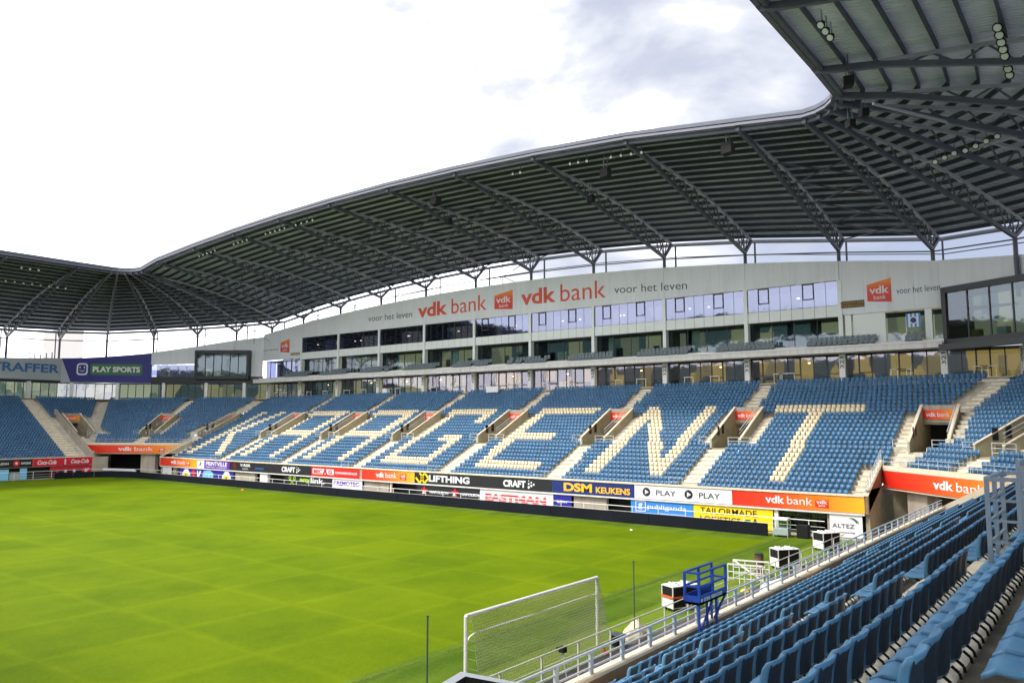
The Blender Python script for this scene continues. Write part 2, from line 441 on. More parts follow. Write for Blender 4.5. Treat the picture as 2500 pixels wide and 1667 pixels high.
def text(s, p0, u, w, h, m, parent=None, bold=0.0, shear=0.0, name='lettering', up=(0, 0, 1), upfn=None):
    """lettering fitted in a w x h rectangle whose lower left corner (as read) is p0"""
    co, polys = text_mesh(s, bold, shear)
    mn, mx = co.min(0), co.max(0)
    u = Vector(u).normalized(); up = Vector(up); nr = u.cross(Vector((0, 0, 1))).normalized()
    p0 = Vector(p0)
    mb = MB()
    for c in co:
        a = (c[0] - mn[0]) / (mx[0] - mn[0]) * w; b = (c[1] - mn[1]) / (mx[1] - mn[1]) * h
        k = (c[2] - mn[2]) / max(1e-6, mx[2] - mn[2]) * 0.012
        if upfn: b += upfn(a)
        mb.v.append(tuple(p0 + u * a + up * b + nr * (k + 0.003)))
    mb.f = polys; mb.mi = [0] * len(polys); mb.m = [m]
    return mb.build(name, m, parent)

def disc(mb, c, u, r, m, seg=20, off=0.006, z0=0, z1=None, squash=1.0):
    c = Vector(c); u = Vector(u).normalized(); nr = u.cross(Vector((0, 0, 1))); k = Vector((0, 0, 1))
    mb.poly([c + nr * off + u * math.cos(2 * math.pi * i / seg) * r + k * math.sin(2 * math.pi * i / seg) * r * squash for i in range(seg)], m)
def flat(mb, c, u, pts, m, off=0.006):
    c = Vector(c); u = Vector(u).normalized(); nr = u.cross(Vector((0, 0, 1))); k = Vector((0, 0, 1))
    mb.poly([c + nr * off + u * a + k * b for a, b in pts], m)

# ------------------------------------------------------------------ bowl geometry
NY, FY = -1.1, 96.2                       # ends of the long stand's lower rows
XF = 37.0                                 # its front
E = lambda i: 37.385 + 0.715 * (i - 1)    # front edge of row i
F = lambda i: 2.47 + 0.34 * (i - 1)       # floor of row i
NROW = 28
bendN = lambda i: -1.3 - 0.296 * (i - 7)
bendF = lambda i: 96.3 + 0.19 * (i - 7)
xeF = lambda i: 32.0 if i <= 6 else 32.8 + 0.414 * (i - 7)   # end of the far stand's rows
YFAR = 107.0                              # front of the far stand
EF = lambda i: YFAR + 0.385 + 0.715 * (i - 1)
YN = -6.8                                 # front of the near stand
EN = lambda j: YN - 0.17 - 0.77 * (j - 1)
FN = lambda j: 2.59 + 0.39 * (j - 1)
AIS = [12.75 + 13.8 * k for k in range(6)]

Gt = lambda y: 26.9 - (0.0013 if y < 50 else 0.00105) * (y - 50) ** 2          # top of the grey fascia
Nz = lambda y: 28.2 - (0.00136 if y < 50 else 0.00122) * (y - 50) ** 2        # column heads
RB = lambda y: 30.4 - (0.0018 if y < 48 else 0.0013) * (y - 48) ** 2          # back of the roof
Fz = lambda y: 33.15 - (0.00115 if y < 51 else 0.00095) * (y - 51) ** 2       # front of the roof

# ---------------- ground
mb = MB(); mb.poly([(-1500, -1500, -0.012), (1500, -1500, -0.012), (1500, 1500, -0.012), (-1500, 1500, -0.012)], M_ground)
struct(mb.build('ground'))
mb = MB(); mb.poly([(-40, -0.85, 0), (36.3, -0.85, 0), (36.3, 106.3, 0), (-40, 106.3, 0)], M_grass)
struct(mb.build('pitch'))
mb = MB(); mb.poly([(-60, -6.9, -0.004), (37.3, -6.9, -0.004), (37.3, -0.85, -0.004), (-60, -0.85, -0.004)], M_asph)
mb.poly([(36.3, -0.85, -0.004), (37.3, -0.85, -0.004), (37.3, 107.2, -0.004), (36.3, 107.2, -0.004)], M_wallconc)
struct(mb.build('path'))
mb = MB(); mb.box(31, 52, -22, -1.2, -0.3, -0.002, M_wallconc); mb.box(31, 52, 96.3, 118, -0.3, -0.002, M_wallconc)
struct(mb.build('corner_paving'))

# ---------------- the long grandstand
S = thing('grandstand', 'long main grandstand with rows of blue seats and a grey upper facade with bank lettering', 'grandstand', (48, 47.5, 0))
def vom_gap(i, c): return (c - 1.9, c + 0.65) if 11 <= i <= 18 else None

def terrace_rows():
    """one mesh per row so that every terrace step is a piece of its own"""
    cs = AIS + [-3.35, 98.7]
    for i in range(1, NROW + 1):
        mb = MB()
        if i <= 6: a, b = NY, FY
        else: a, b = bendN(i), bendF(i)
        x0, x1 = E(i), E(i + 1) if i < NROW else E(i + 1) + 2.2
        zf = F(i); zb = zf - (0.34 if i > 1 else 0.5)
        cuts = []
        for c in cs:
            g = vom_gap(i, c)
            if g: cuts.append(g)
        cuts = sorted(cuts); segs = []; y = a
        for g0, g1 in cuts:
            if g1 < y: continue
            if g0 > b: break
            if g0 > y: segs.append((y, min(g0, b)))
            y = max(y, g1)
        if y < b: segs.append((y, b))
        for s0, s1 in segs:
            mb.poly([(x0, s0, zf), (x1, s0, zf), (x1, s1, zf), (x0, s1, zf)], M_conc)
            mb.poly([(x0, s0, zb), (x0, s0, zf), (x0, s1, zf), (x0, s1, zb)], M_conc)
        mb.build('terrace_row', None, S)
terrace_rows()

# corner blocks: straight diagonal rows between the long stand and the end stands
CM_N = Vector((36.2, -6.5, 0)); CN_N = Vector((1, -1, 0)).normalized()
CM_F = Vector((36.93, 104.05, 0)); CN_F = Vector((0.868, 0.497, 0)).normalized()
def corner_block(parent, CM, CN, far):
    U = Vector((1, 1, 0)).normalized() if not far else Vector((0.497, -0.868, 0)).normalized()   # towards the long stand
    seats = []
    for i in range(7, NROW + 1):
        o0 = 0.2 + 0.715 * (i - 7); o1 = o0 + (0.715 if i < NROW else 2.9)
        yb = bendN(i) if not far else bendF(i)
        a = (Vector((E(i), yb, 0)) - CM).dot(U)
        a1 = (Vector((E(i + 1) if i < NROW else E(i + 1) + 2.2, (bendN(i + 1) if not far else bendF(i + 1)), 0)) - CM).dot(U)
        aL = -a if not far else (Vector((xeF(i), EF(i), 0)) - CM).dot(U)
        aL1 = -a1 if not far else (Vector((xeF(i + 1), EF(i + 1) if i < NROW else EF(i + 1) + 2.2, 0)) - CM).dot(U)
        mb = MB(); zf = F(i)
        n = max(2, int((a - aL) / 0.4)); st = (a - aL) / n
        c = -3.35 if not far else 98.7
        def hole(p):
            if 11 <= i <= 19:
                if 44.3 < p.x < 50.3 and c - 1.9 < p.y < c + 0.65: return True
                s = (p - CM).dot(U)
                if i <= 18 and abs(s) < 1.25: return True
                if far and 32.8 < p.x < 35.4 and 114.4 < p.y < 120.3: return True
            return False
        for k in range(n):
            s0 = aL + k * st; s1 = s0 + st
            q0 = aL1 if k == 0 else s0; q1 = a1 if k == n - 1 else s1
            mid = CM + U * (s0 + st / 2) + CN * ((o0 + o1) / 2)
            if hole(mid): continue
            P = [CM + U * s0 + CN * o0, CM + U * q0 + CN * o1, CM + U * q1 + CN * o1, CM + U * s1 + CN * o0]
            P = [Vector((p.x, p.y, zf)) for p in P]
            mb.poly(P if not far else P[::-1], M_conc)
            mb.poly([P[0], P[3], P[3] - Vector((0, 0, 0.34)), P[0] - Vector((0, 0, 0.34))], M_conc)
        mb.build('terrace_row', None, parent)
    return U
CS_N = thing('corner_grandstand', 'corner block of seating beside the letter T, above the orange bank banner at right', 'grandstand', (41, -11, 0))
CS_F = thing('corner_grandstand', 'far corner block of seating between the two distant stands, left of the letter K', 'grandstand', (41, 106, 0))
U_N = corner_block(CS_N, CM_N, CN_N, False)
U_F = corner_block(CS_F, CM_F, CN_F, True)

# far end stand
FS = thing('end_grandstand', 'distant end grandstand with blue seats behind the red cola banners', 'grandstand', (10, 117, 0))
for i in range(1, NROW + 1):
    mb = MB(); y0, y1 = EF(i), EF(i + 1) if i < NROW else EF(i + 1) + 2.2
    xe = xeF(i)
    for xa_, xb_ in (((-26, 32.8), (35.4, xe)) if 11 <= i <= 18 else ((-26, xe),)):
        if xb_ <= xa_: continue
        mb.poly([(xa_, y0, F(i)), (xb_, y0, F(i)), (xb_, y1, F(i)), (xa_, y1, F(i))], M_conc)
        mb.poly([(xa_, y0, F(i) - 0.34), (xb_, y0, F(i) - 0.34), (xb_, y0, F(i)), (xa_, y0, F(i))], M_conc)
    mb.build('terrace_row', None, FS)
# near end stand
NS = thing('end_grandstand', 'near end grandstand with blue seats seen from behind, in the lower right', 'grandstand', (5, -12, 0))
NAIS = [-8.5, 6.4, 21.3, -23.4]
for j in range(1, 25):
    mb = MB(); y0, y1 = EN(j), EN(j + 1); zf = FN(j)
    xe = 32.2 + (0.3 * (j - 5) if j > 5 else 0)
    mb.poly([(-48, y1, zf), (xe, y1, zf), (xe, y0, zf), (-48, y0, zf)], M_floor)
    mb.poly([(-48, y0, zf - 0.39), (-48, y0, zf), (xe, y0, zf), (xe, y0, zf - 0.39)], M_floor)
    mb.build('terrace_row', None, NS)
    mb = MB(); mb.box(-48, xe, y0 - 0.13, y0 + 0.012, zf - 0.10, zf + 0.03, M_nose); mb.build('step_edge', None, NS)

# stairs in the aisles
def stairs(parent, O, U, Nn, halfw, i0, i1, rise=0.34, run=0.715, base=None, c2=None, name='stairs'):
    """half steps laid on the treads; O origin on the front line, U row direction, Nn outward"""
    mb = MB(); O = Vector(O); U = Vector(U); Nn = Vector(Nn)
    for i in range(i0, i1 + 1):
        e = (i - i0) * run
        z = base + rise * (i - i0)
        mb.obox(O, U, Nn, -halfw, halfw, e - 0.02, e + run * 0.5, z + 0.004, z + 0.035, M_step)
        mb.obox(O, U, Nn, -halfw, halfw, e + run * 0.5, e + run - 0.002, z + 0.004, z + rise * 0.5, M_step)
    return mb.build(name, None, parent)
for c in AIS:
    stairs(S, (E(1), c, 0), (0, 1, 0), (1, 0, 0), 0.85, 1, 10, base=F(1))
    stairs(S, (E(11), c + 1.25, 0), (0, 1, 0), (1, 0, 0), 0.56, 11, 18, base=F(11))
    stairs(S, (E(11), c - 2.5, 0), (0, 1, 0), (1, 0, 0), 0.56, 11, 18, base=F(11))
    stairs(S, (E(19), c - 0.1, 0), (0, 1, 0), (1, 0, 0), 0.62, 19, 28, base=F(19))
stairs(S, (E(1), -0.55, 0), (0, 1, 0), (1, 0, 0), 0.5, 1, 6, base=F(1))
stairs(S, (E(1), 95.5, 0), (0, 1, 0), (1, 0, 0), 0.65, 1, 6, base=F(1))
for far, c in ((False, -2.7), (True, 98.0)):
    p = S
    stairs(p, (E(7), c, 0), (0, 1, 0), (1, 0, 0), 0.8, 7, 10, base=F(7))
    cc = -3.35 if not far else 98.7
    stairs(p, (E(11), cc + (1.25 if not far else 1.25), 0), (0, 1, 0), (1, 0, 0), 0.56, 11, 18, base=F(11))
    stairs(p, (E(11), cc - 2.5, 0), (0, 1, 0), (1, 0, 0), 0.56, 11, 18, base=F(11))
for i in range(19, 29):
    for yb in (bendN(i) + 0.1, bendF(i) - 0.1):
        pass
stairs(S, (E(19), -5.2, 0), Vector((0.38, 0.92, 0)).normalized(), Vector((0.92, -0.38, 0)).normalized(), 0.75, 19, 28, base=F(19), run=0.77)
stairs(S, (E(19), 100.4, 0), Vector((-0.38, 0.92, 0)).normalized(), Vector((0.92, 0.38, 0)).normalized(), 0.75, 19, 28, base=F(19), run=0.77)
for P, CM, CN, U in ((CS_N, CM_N, CN_N, U_N), (CS_F, CM_F, CN_F, U_F)):
    stairs(P, CM + CN * 0.2, U, CN, 0.75, 7, 10, base=F(7))
    stairs(P, CM + CN * (0.2 + 0.715 * 4) + U * 1.8, U, CN, 0.5, 11, 18, base=F(11))
    stairs(P, CM + CN * (0.2 + 0.715 * 4) - U * 1.8, U, CN, 0.5, 11, 18, base=F(11))
    stairs(P, CM + CN * (0.2 + 0.715 * 12), U, CN, 0.6, 19, 28, base=F(19))
for x in (29.9, 14.5, -2):
    stairs(FS, (x, EF(1), 0), (-1, 0, 0), (0, 1, 0), 0.95, 1, 28, base=F(1))
for x in NAIS[:3]:
    stairs(NS, (x, EN(1), 0), (1, 0, 0), (0, -1, 0), 0.55, 1, 18, rise=0.39, run=0.77, base=FN(1))

# passages (vomitories) with their walls, header signs and guard rails
ORANGE = [srgb(214, 44, 24), srgb(232, 92, 30), srgb(240, 160, 38)]
def vdk(parent_unused, p0, u, w, h, m, gap=0.06):
    pass
def vomitory(parent, O, U, Nn, sign_label, first=False, glass=False):
    """O: point on front edge of row 11 at the passage centre line; U: to the viewer's right; Nn: outward"""
    O = Vector(O); U = Vector(U); Nn = Vector(Nn)
    w = 1.27; zf = F(11) - 0.05; d = 5.72
    mb = MB()
    # floor, side walls with sloping tops, back and soffit
    mb.obox(O, U, Nn, -w, w, -0.02, 9, zf - 0.1, zf, M_vom)
    for s in (-1, 1):
        a, b = (s * w, s * (w + 0.17)) if s > 0 else (s * (w + 0.17), s * w)
        P = lambda x, y, z: O + U * x + Nn * y + Vector((0, 0, z))
        z0, z1 = F(11) + 0.75, F(19) + 0.95
        mb.hexa([P(a, 0, zf - 0.6), P(b, 0, zf - 0.6), P(b, d, zf - 0.6), P(a, d, zf - 0.6),
                 P(a, 0, z0), P(b, 0, z0), P(b, d, z1), P(a, d, z1)], M_vom)
        mb.obox(O, U, Nn, a, b, d, 9, zf - 0.3, F(19) - 0.05, M_vom)
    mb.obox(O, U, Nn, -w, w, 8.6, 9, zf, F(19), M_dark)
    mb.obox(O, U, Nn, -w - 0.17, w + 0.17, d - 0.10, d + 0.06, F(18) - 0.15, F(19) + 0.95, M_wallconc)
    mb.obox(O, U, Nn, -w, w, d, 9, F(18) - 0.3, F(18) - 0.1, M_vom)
    v = mb.build('passage', None, parent)
    cp = MB()
    for s in (-1, 1):
        a, b = (s * (w - 0.03), s * (w + 0.2)) if s > 0 else (s * (w + 0.2), s * (w - 0.03))
        P = lambda x, y, z: O + U * x + Nn * y + Vector((0, 0, z))
        z0, z1 = F(11) + 0.755, F(19) + 0.955
        cp.hexa([P(a, -.03, z0), P(b, -.03, z0), P(b, d, z1), P(a, d, z1), P(a, -.03, z0 + .07), P(b, -.03, z0 + .07), P(b, d, z1 + .07), P(a, d, z1 + .07)], M_curb)
    cp.build('wall_coping', None, v)
    # posters on the passage's side wall
    for k in (1.3, 2.3):
        pm = MB(); pm.obox(O, U, Nn, -w + 0.005, -w + 0.02, k, k + 0.45, zf + 0.9 + k * 0.16, zf + 1.75 + k * 0.16, M_pblack)
        pm.build('poster', None, v)
    # guard rail over the steps
    r = MB()
    for z in (0.35, 0.65, 0.98):
        r.beam(O + U * (w - 1.0) + Vector((0, 0, zf + z)), O + U * (w + 1.1) + Vector((0, 0, zf + z)), 0.045, 0.045, M_galv)
        r.beam(O - U * (w + 0.1) + Vector((0, 0, zf + z)), O - U * (w + 1.2) + Vector((0, 0, zf + z)), 0.04, 0.04, M_galv)
    for x in (w - 1.0, w - 0.05, w + 1.1, -w - 0.1, -w - 1.2):
        r.beam(O + U * x + Vector((0, 0, zf)), O + U * x + Vector((0, 0, zf + 1.0)), 0.05, 0.05, M_galv)
    r.beam(O + U * (w + 0.05) + Vector((0, 0, zf + 1.6)), O + U * (w + 0.05) + Nn * d * 0.7 + Vector((0, 0, zf + 1.6 + 0.475 * d * 0.7)), 0.045, 0.045, M_galv)
    r.beam(O + U * (w + 0.05) + Vector((0, 0, zf + 1.3)), O + U * (w + 0.05) + Nn * d * 0.7 + Vector((0, 0, zf + 1.3 + 0.475 * d * 0.7)), 0.03, 0.03, M_galv)
    r.build('guard_rail', None, v)
    # header sign: a thing of its own, hung on the parapet over the passage
    sp = O + U * (-w) + Nn * (d - 0.16) + Vector((0, 0, F(18) + 0.12))
    sg = thing('passage_sign', sign_label, 'sign', tuple(sp + U * w), 'orange bank signs over the passages')
    s_ = MB(); s_.obox(sp, U, Nn, 0, 2 * w, 0, 0.05, 0, 0.78, M_red)
    o = s_.build('panel', gradient_mat('header_orange', ORANGE, 1 if abs(U.y) > abs(U.x) else 0, (sp[1] if abs(U.y) > abs(U.x) else sp[0]), ((sp + U * 2 * w)[1] if abs(U.y) > abs(U.x) else (sp + U * 2 * w)[0])), sg)
    text('vdk', sp + U * 0.25 + Vector((0, 0, 0.22)), U, 0.72, 0.36, M_pwhite, sg, bold=0.02)
    text('bank', sp + U * 1.08 + Vector((0, 0, 0.22)), U, 0.9, 0.36, M_pwhite, sg)

names = ['T and N', 'N and E', 'E and G', 'G and the second A', 'the two As', 'the first A and K']
for c, nm in zip(AIS, names):
    vomitory(S, (E(11), c - 0.63, 0), (0, -1, 0), (1, 0, 0), 'orange bank sign over the passage between the letters ' + nm)
vomitory(S, (E(11), -3.98, 0), (0, -1, 0), (1, 0, 0), 'orange bank sign over the corner passage right of the letter T')
vomitory(S, (E(11), 98.7 - 0.63, 0), (0, -1, 0), (1, 0, 0), 'small orange bank sign over the passage left of the letter K')
stairs(FS, (33.0, EF(4), 0), (-1, 0, 0), (0, 1, 0), 0.8, 4, 10, base=F(4))
vomitory(CS_N, CM_N + CN_N * 3.06, -U_N, CN_N, 'orange bank sign over the rightmost passage in the near corner block')
vomitory(CS_F, CM_F + CN_F * 3.06, U_F, CN_F, 'orange bank sign over the middle passage of the far corner block')
vomitory(FS, (34.1, EF(11), 0), (1, 0, 0), (0, 1, 0), 'orange sign over the passage beside the distant end stand')

# front wall of the long stand: fascia beam, coping, wall below
mb = MB(); mb.box(37.03, 37.38, NY, FY, 1.75, 2.93, M_wallconc); mb.build('front_beam', None, S)
mb = MB(); mb.box(36.93, 37.42, NY - 0.05, FY + 0.05, 2.93, 3.05, M_curb); mb.build('coping', None, S)
mb = MB(); mb.box(36.95, 37.4, NY, FY, 1.64, 1.75, M_slab); mb.build('beam_edge', None, S)
mb = MB()
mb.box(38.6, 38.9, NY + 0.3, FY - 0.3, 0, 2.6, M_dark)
mb.build('undercroft_wall', None, S)
# short lengths of concrete wall and glazed openings under the beam
for a, b in ((20.0, 23.4), (47.5, 51.5), (72.5, 77.0), (1.3, 1.5), (5.0, 5.35), (95.6, 96.2), (92.0, 92.9)):
    mb = MB(); mb.box(37.25, 37.6, a, b, 0, 1.64, M_wallconc); mb.build('base_wall', None, S)
mb = MB(); mb.box(37.1, 37.5, 69.6, 71.2, 0, 1.64, M_whitepaint); mb.build('white_pier', None, S)
mb = MB(); mb.box(37.12, 37.3, 46.95, 47.15, 0, 1.64, M_curb); mb.build('post', None, S)
mb = MB(); mb.box(37.12, 37.35, 5.0, 5.3, 0, 1.64, M_whitepaint); mb.build('post', None, S)
for a, b in ((1.6, 4.95),):
    for k in range(3):
        mb = MB(); y0 = a + k * (b - a) / 3; mb.box(37.5, 37.54, y0 + 0.03, y0 + (b - a) / 3 - 0.03, 0.05, 1.6, G_low); mb.build('window_pane', None, S)
# side walls (raking) at both ends
for y0, y1, far in ((NY - 0.28, NY, False), (FY, FY + 0.28, True)):
    mb = MB()
    xs = [37.03, 41.9]
    P = [(37.03, y0, 1.75), (41.9, y0, 3.9), (41.9, y1, 3.9), (37.03, y1, 1.75), (37.03, y0, 3.0), (41.9, y0, 5.25), (41.9, y1, 5.25), (37.03, y1, 3.0)]
    mb.hexa(P, M_brownconc if not far else M_wallconc); mb.build('raking_wall', None, S)
    mb = MB(); k = 0.06
    mb.hexa([(37.0, y0 - .03, 3.0), (41.9, y0 - .03, 5.25), (41.9, y1 + .03, 5.25), (37.0, y1 + .03, 3.0), (37.0, y0 - .03, 3.08), (41.9, y0 - .03, 5.33), (41.9, y1 + .03, 5.33), (37.0, y1 + .03, 3.08)], M_curb)
    mb.build('coping', None, S)
    mb = MB(); yy = (y0 + y1) / 2
    for q in (0.3, 0.55, 0.8):
        mb.beam((37.1, yy, 3.05 + q), (41.9, yy, 5.3 + q), 0.035, 0.035, M_galv)
    for t in range(8):
        x = 37.1 + 4.8 * t / 7; z = 3.05 + 2.25 * t / 7
        mb.beam((x, yy, z), (x, yy, z + 0.82), 0.035, 0.035, M_galv)
    mb.build('guard_rail', None, S)
    mb = MB(); mb.box(37.3, 45.0, y0 if not far else y0, y1, 0, 3.4, M_vom if not far else M_wallconc); mb.build('end_wall', None, S)
# guard rail at the foot of the aisles (front of the long stand)
for c in AIS:
    mb = MB()
    for z in (0.35, 0.75): mb.beam((37.15, c - 1.2, 3.05 + z * 0.8), (37.15, c + 1.2, 3.05 + z * 0.8), 0.03, 0.03, M_galv)
    for y in (-1.2, 0, 1.2): mb.beam((37.15, c + y, 3.0), (37.15, c + y, 3.65), 0.03, 0.03, M_galv)
    mb.build('guard_rail', None, S)

# corner blocks: diagonal fascia beams over the open gateways, piers, raking end walls
for P, CM, CN, U, far in ((CS_N, CM_N, CN_N, U_N, False), (CS_F, CM_F, CN_F, U_F, True)):
    L = 7.15 if not far else 8.7
    mb = MB(); mb.obox(CM, U, CN, -L, L, 0.03, 0.35, 3.3, 4.6, M_wallconc); mb.build('front_beam', None, P)
    mb = MB(); mb.obox(CM, U, CN, -L, L, -0.04, 0.4, 4.6, 4.95, M_curb); mb.build('coping', None, P)
    mb = MB(); mb.obox(CM, U, CN, -L, L, -0.02, 0.38, 3.26, 3.3, M_curb); mb.build('beam_edge', None, P)
    mb = MB(); mb.obox(CM, U, CN, 2.9 if not far else 0.8, 5.1 if not far else 3.2, 0.5, 1.4, 0, 3.26, M_wallconc); mb.build('pier', None, P)
    mb = MB(); mb.obox(CM, U, CN, -6.9 if not far else -8.6, -4.4 if not far else -6.6, 0.3, 1.2, 0, 3.26, M_wallconc); mb.build('pier', None, P)
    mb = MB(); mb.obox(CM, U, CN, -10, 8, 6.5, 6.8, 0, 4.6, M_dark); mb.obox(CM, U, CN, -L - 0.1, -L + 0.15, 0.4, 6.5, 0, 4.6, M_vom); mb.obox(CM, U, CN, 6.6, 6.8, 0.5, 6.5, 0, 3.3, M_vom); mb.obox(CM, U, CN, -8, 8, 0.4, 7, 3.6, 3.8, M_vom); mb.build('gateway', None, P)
    mb = MB()
    for z in (0.3, 0.6): mb.beam(CM + U * (-L) + CN * 0.1 + Vector((0, 0, 4.95 + z)), CM + U * L + CN * 0.1 + Vector((0, 0, 4.95 + z)), 0.03, 0.03, M_galv)
    for k in range(15):
        p = CM + U * (-L + 2 * L * k / 14) + CN * 0.1 + Vector((0, 0, 4.9)); mb.beam(p, p + Vector((0, 0, 0.66)), 0.03, 0.03, M_galv)
    mb.build('guard_rail', None, P)
# extra low wall of the far corner, and the far stand's raking side wall
mb = MB(); mb.box(32.0, 34.2, 106.6, 106.9, 0, 2.9, M_wallconc); mb.build('base_wall', None, CS_F)
mb = MB()
mb.hexa([(31.95, 107, 1.7), (32.35, 107, 1.7), (32.35, 121.5, 7.5), (31.95, 121.5, 7.5), (31.95, 107, 3.3), (32.35, 107, 3.3), (32.35, 121.5, 10.2), (31.95, 121.5, 10.2)], M_wallconc)
mb.build('raking_wall', None, FS)
mb = MB(); mb.box(-26, 32.2, 106.98, 107.35, 1.7, 2.93, M_wallconc); mb.box(-26, 32.2, 106.93, 107.4, 2.93, 3.02, M_curb); mb.build('front_beam', None, FS)
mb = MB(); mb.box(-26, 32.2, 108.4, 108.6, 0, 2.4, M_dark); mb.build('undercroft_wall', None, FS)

# near stand: parapet with pale coping, side wall rising to the corner
mb = MB(); mb.box(-48, 31.6, -6.98, -6.82, -0.1, 3.02, M_brownconc); mb.build('parapet', None, NS)
for k in range(20):
    mb = MB(); a = -48 + k * 4; b = min(31.6, a + 3.99)
    if a > 31: break
    mb.box(a, b, -7.03, -6.77, 3.02, 3.09, M_curb); mb.build('coping', None, NS, bevel=0.01)
mb = MB(); mb.hexa([(31.3, -6.8, 1.7), (31.75, -6.8, 1.7), (34.3, -13.6, 4.6), (33.8, -13.6, 4.6), (31.3, -6.8, 3.1), (31.75, -6.8, 3.1), (34.3, -13.6, 7.0), (33.8, -13.6, 7.0)], M_curb)
mb.build('raking_wall', None, NS)
mb = MB(); mb.box(32.2, 34.0, -9.4, -9.0, 0, 3.3, M_wallconc); mb.build('base_wall', None, NS)

def long_rail(name, label, pts, posts, tops, r, m, base, cat='railing', postw=0.05, group=None):
    t = thing(name, label, cat, (pts[0][0], pts[0][1], base), group)
    mb = MB()
    k = 0
    for z, rr in tops:
        q = MB()
        for a, b in zip(pts[:-1], pts[1:]): q.tube((a[0], a[1], z), (b[0], b[1], z), rr, m, 6)
        q.build('rail', None, t)
    for p in posts:
        q = MB(); q.beam((p[0], p[1], base), (p[0], p[1], tops[0][0]), postw, postw * 0.6 if postw > 0.06 else postw, m, up=(0, 1, 0)); q.build('post', None, t)
    return t
xs = [-11.35 + 1.25 * k for k in range(34)]
nr = long_rail('railing', 'grey steel railing with thick flat posts on the near stand parapet', [(-14, -6.9), (31.3, -6.9)], [(x, -6.9) for x in xs], [(3.53, 0.028), (3.37, 0.02), (3.22, 0.02)], 0.02, M_galv, 3.09, postw=0.10)
xs = [-7.9 + 2.0 * k for k in range(20)]
long_rail('railing', 'thin pale railing along the asphalt path behind the goal', [(-12, -1.5), (30.6, -1.5)], [(x, -1.5) for x in xs], [(1.17, 0.022), (0.80, 0.014)], 0.02, M_galvlight, 0.0)
pts = [(36.25, y) for y in (2.5, 20, 40, 60, 80, 97)] + [(35.5, 100.5), (33.8, 103.5), (31.5, 105.3), (28.5, 106), (20, 106), (12, 106)]
pts0 = [(36.25, 1.4)]
long_rail('railing', 'white spectator rail behind the black perimeter boards below the long stand', pts0 + pts, [(36.25, 2.5 + 2.4 * k) for k in range(40)] + [(28.5 - 2.4 * 1, 106), (23.7, 106), (21.3, 106), (18.9, 106)], [(1.14, 0.032), (0.72, 0.014), (0.40, 0.014)], 0.02, M_whitepaint, 0.0)

# ------------------------------------------------------------------ facade of the long stand
NODEY = [6.0 + 9.77 * k for k in range(10)]               # columns
XG = 60.0
mb = MB(); mb.box(57.8, 62, -3.2, 105, 14.92, 15.45, M_slab); mb.build('balcony', None, S)
mb = MB(); mb.box(57.7, 57.9, -3.2, 105, 15.45, 15.6, M_whitepaint); mb.build('balcony_edge', None, S)
mb = MB(); mb.box(58.9, 62, -3.2, 105, 15.45, 15.85, M_slab); mb.build('balcony_step', None, S)
# grey fascia with curved top
def fascia(y0, y1, zb, name='fascia_panel', x=59.72, n=10):
    n = max(1, int(round((y1 - y0) / 2.4)))
    mb = MB()
    for k in range(n):
        a = y0 + (y1 - y0) * k / n + .008; b = y0 + (y1 - y0) * (k + 1) / n - .008
        mb.hexa([(x, a, zb), (x + .25, a, zb), (x + .25, b, zb), (x, b, zb), (x, a, Gt(a)), (x + .25, a, Gt(a)), (x + .25, b, Gt(b)), (x, b, Gt(b))], M_fascia)
    return mb.build(name, None, S)
ys = [6.0, 15.77, 25.54, 35.31, 45.08, 54.85, 64.62, 74.39, 84.16, 93.9]
for a, b in zip(ys[:-1], ys[1:]): fascia(a + 0.006, b - 0.006, 22.42)
fascia(-3.0, 5.97, 18.85); fascia(93.95, 105.0, 19.0)
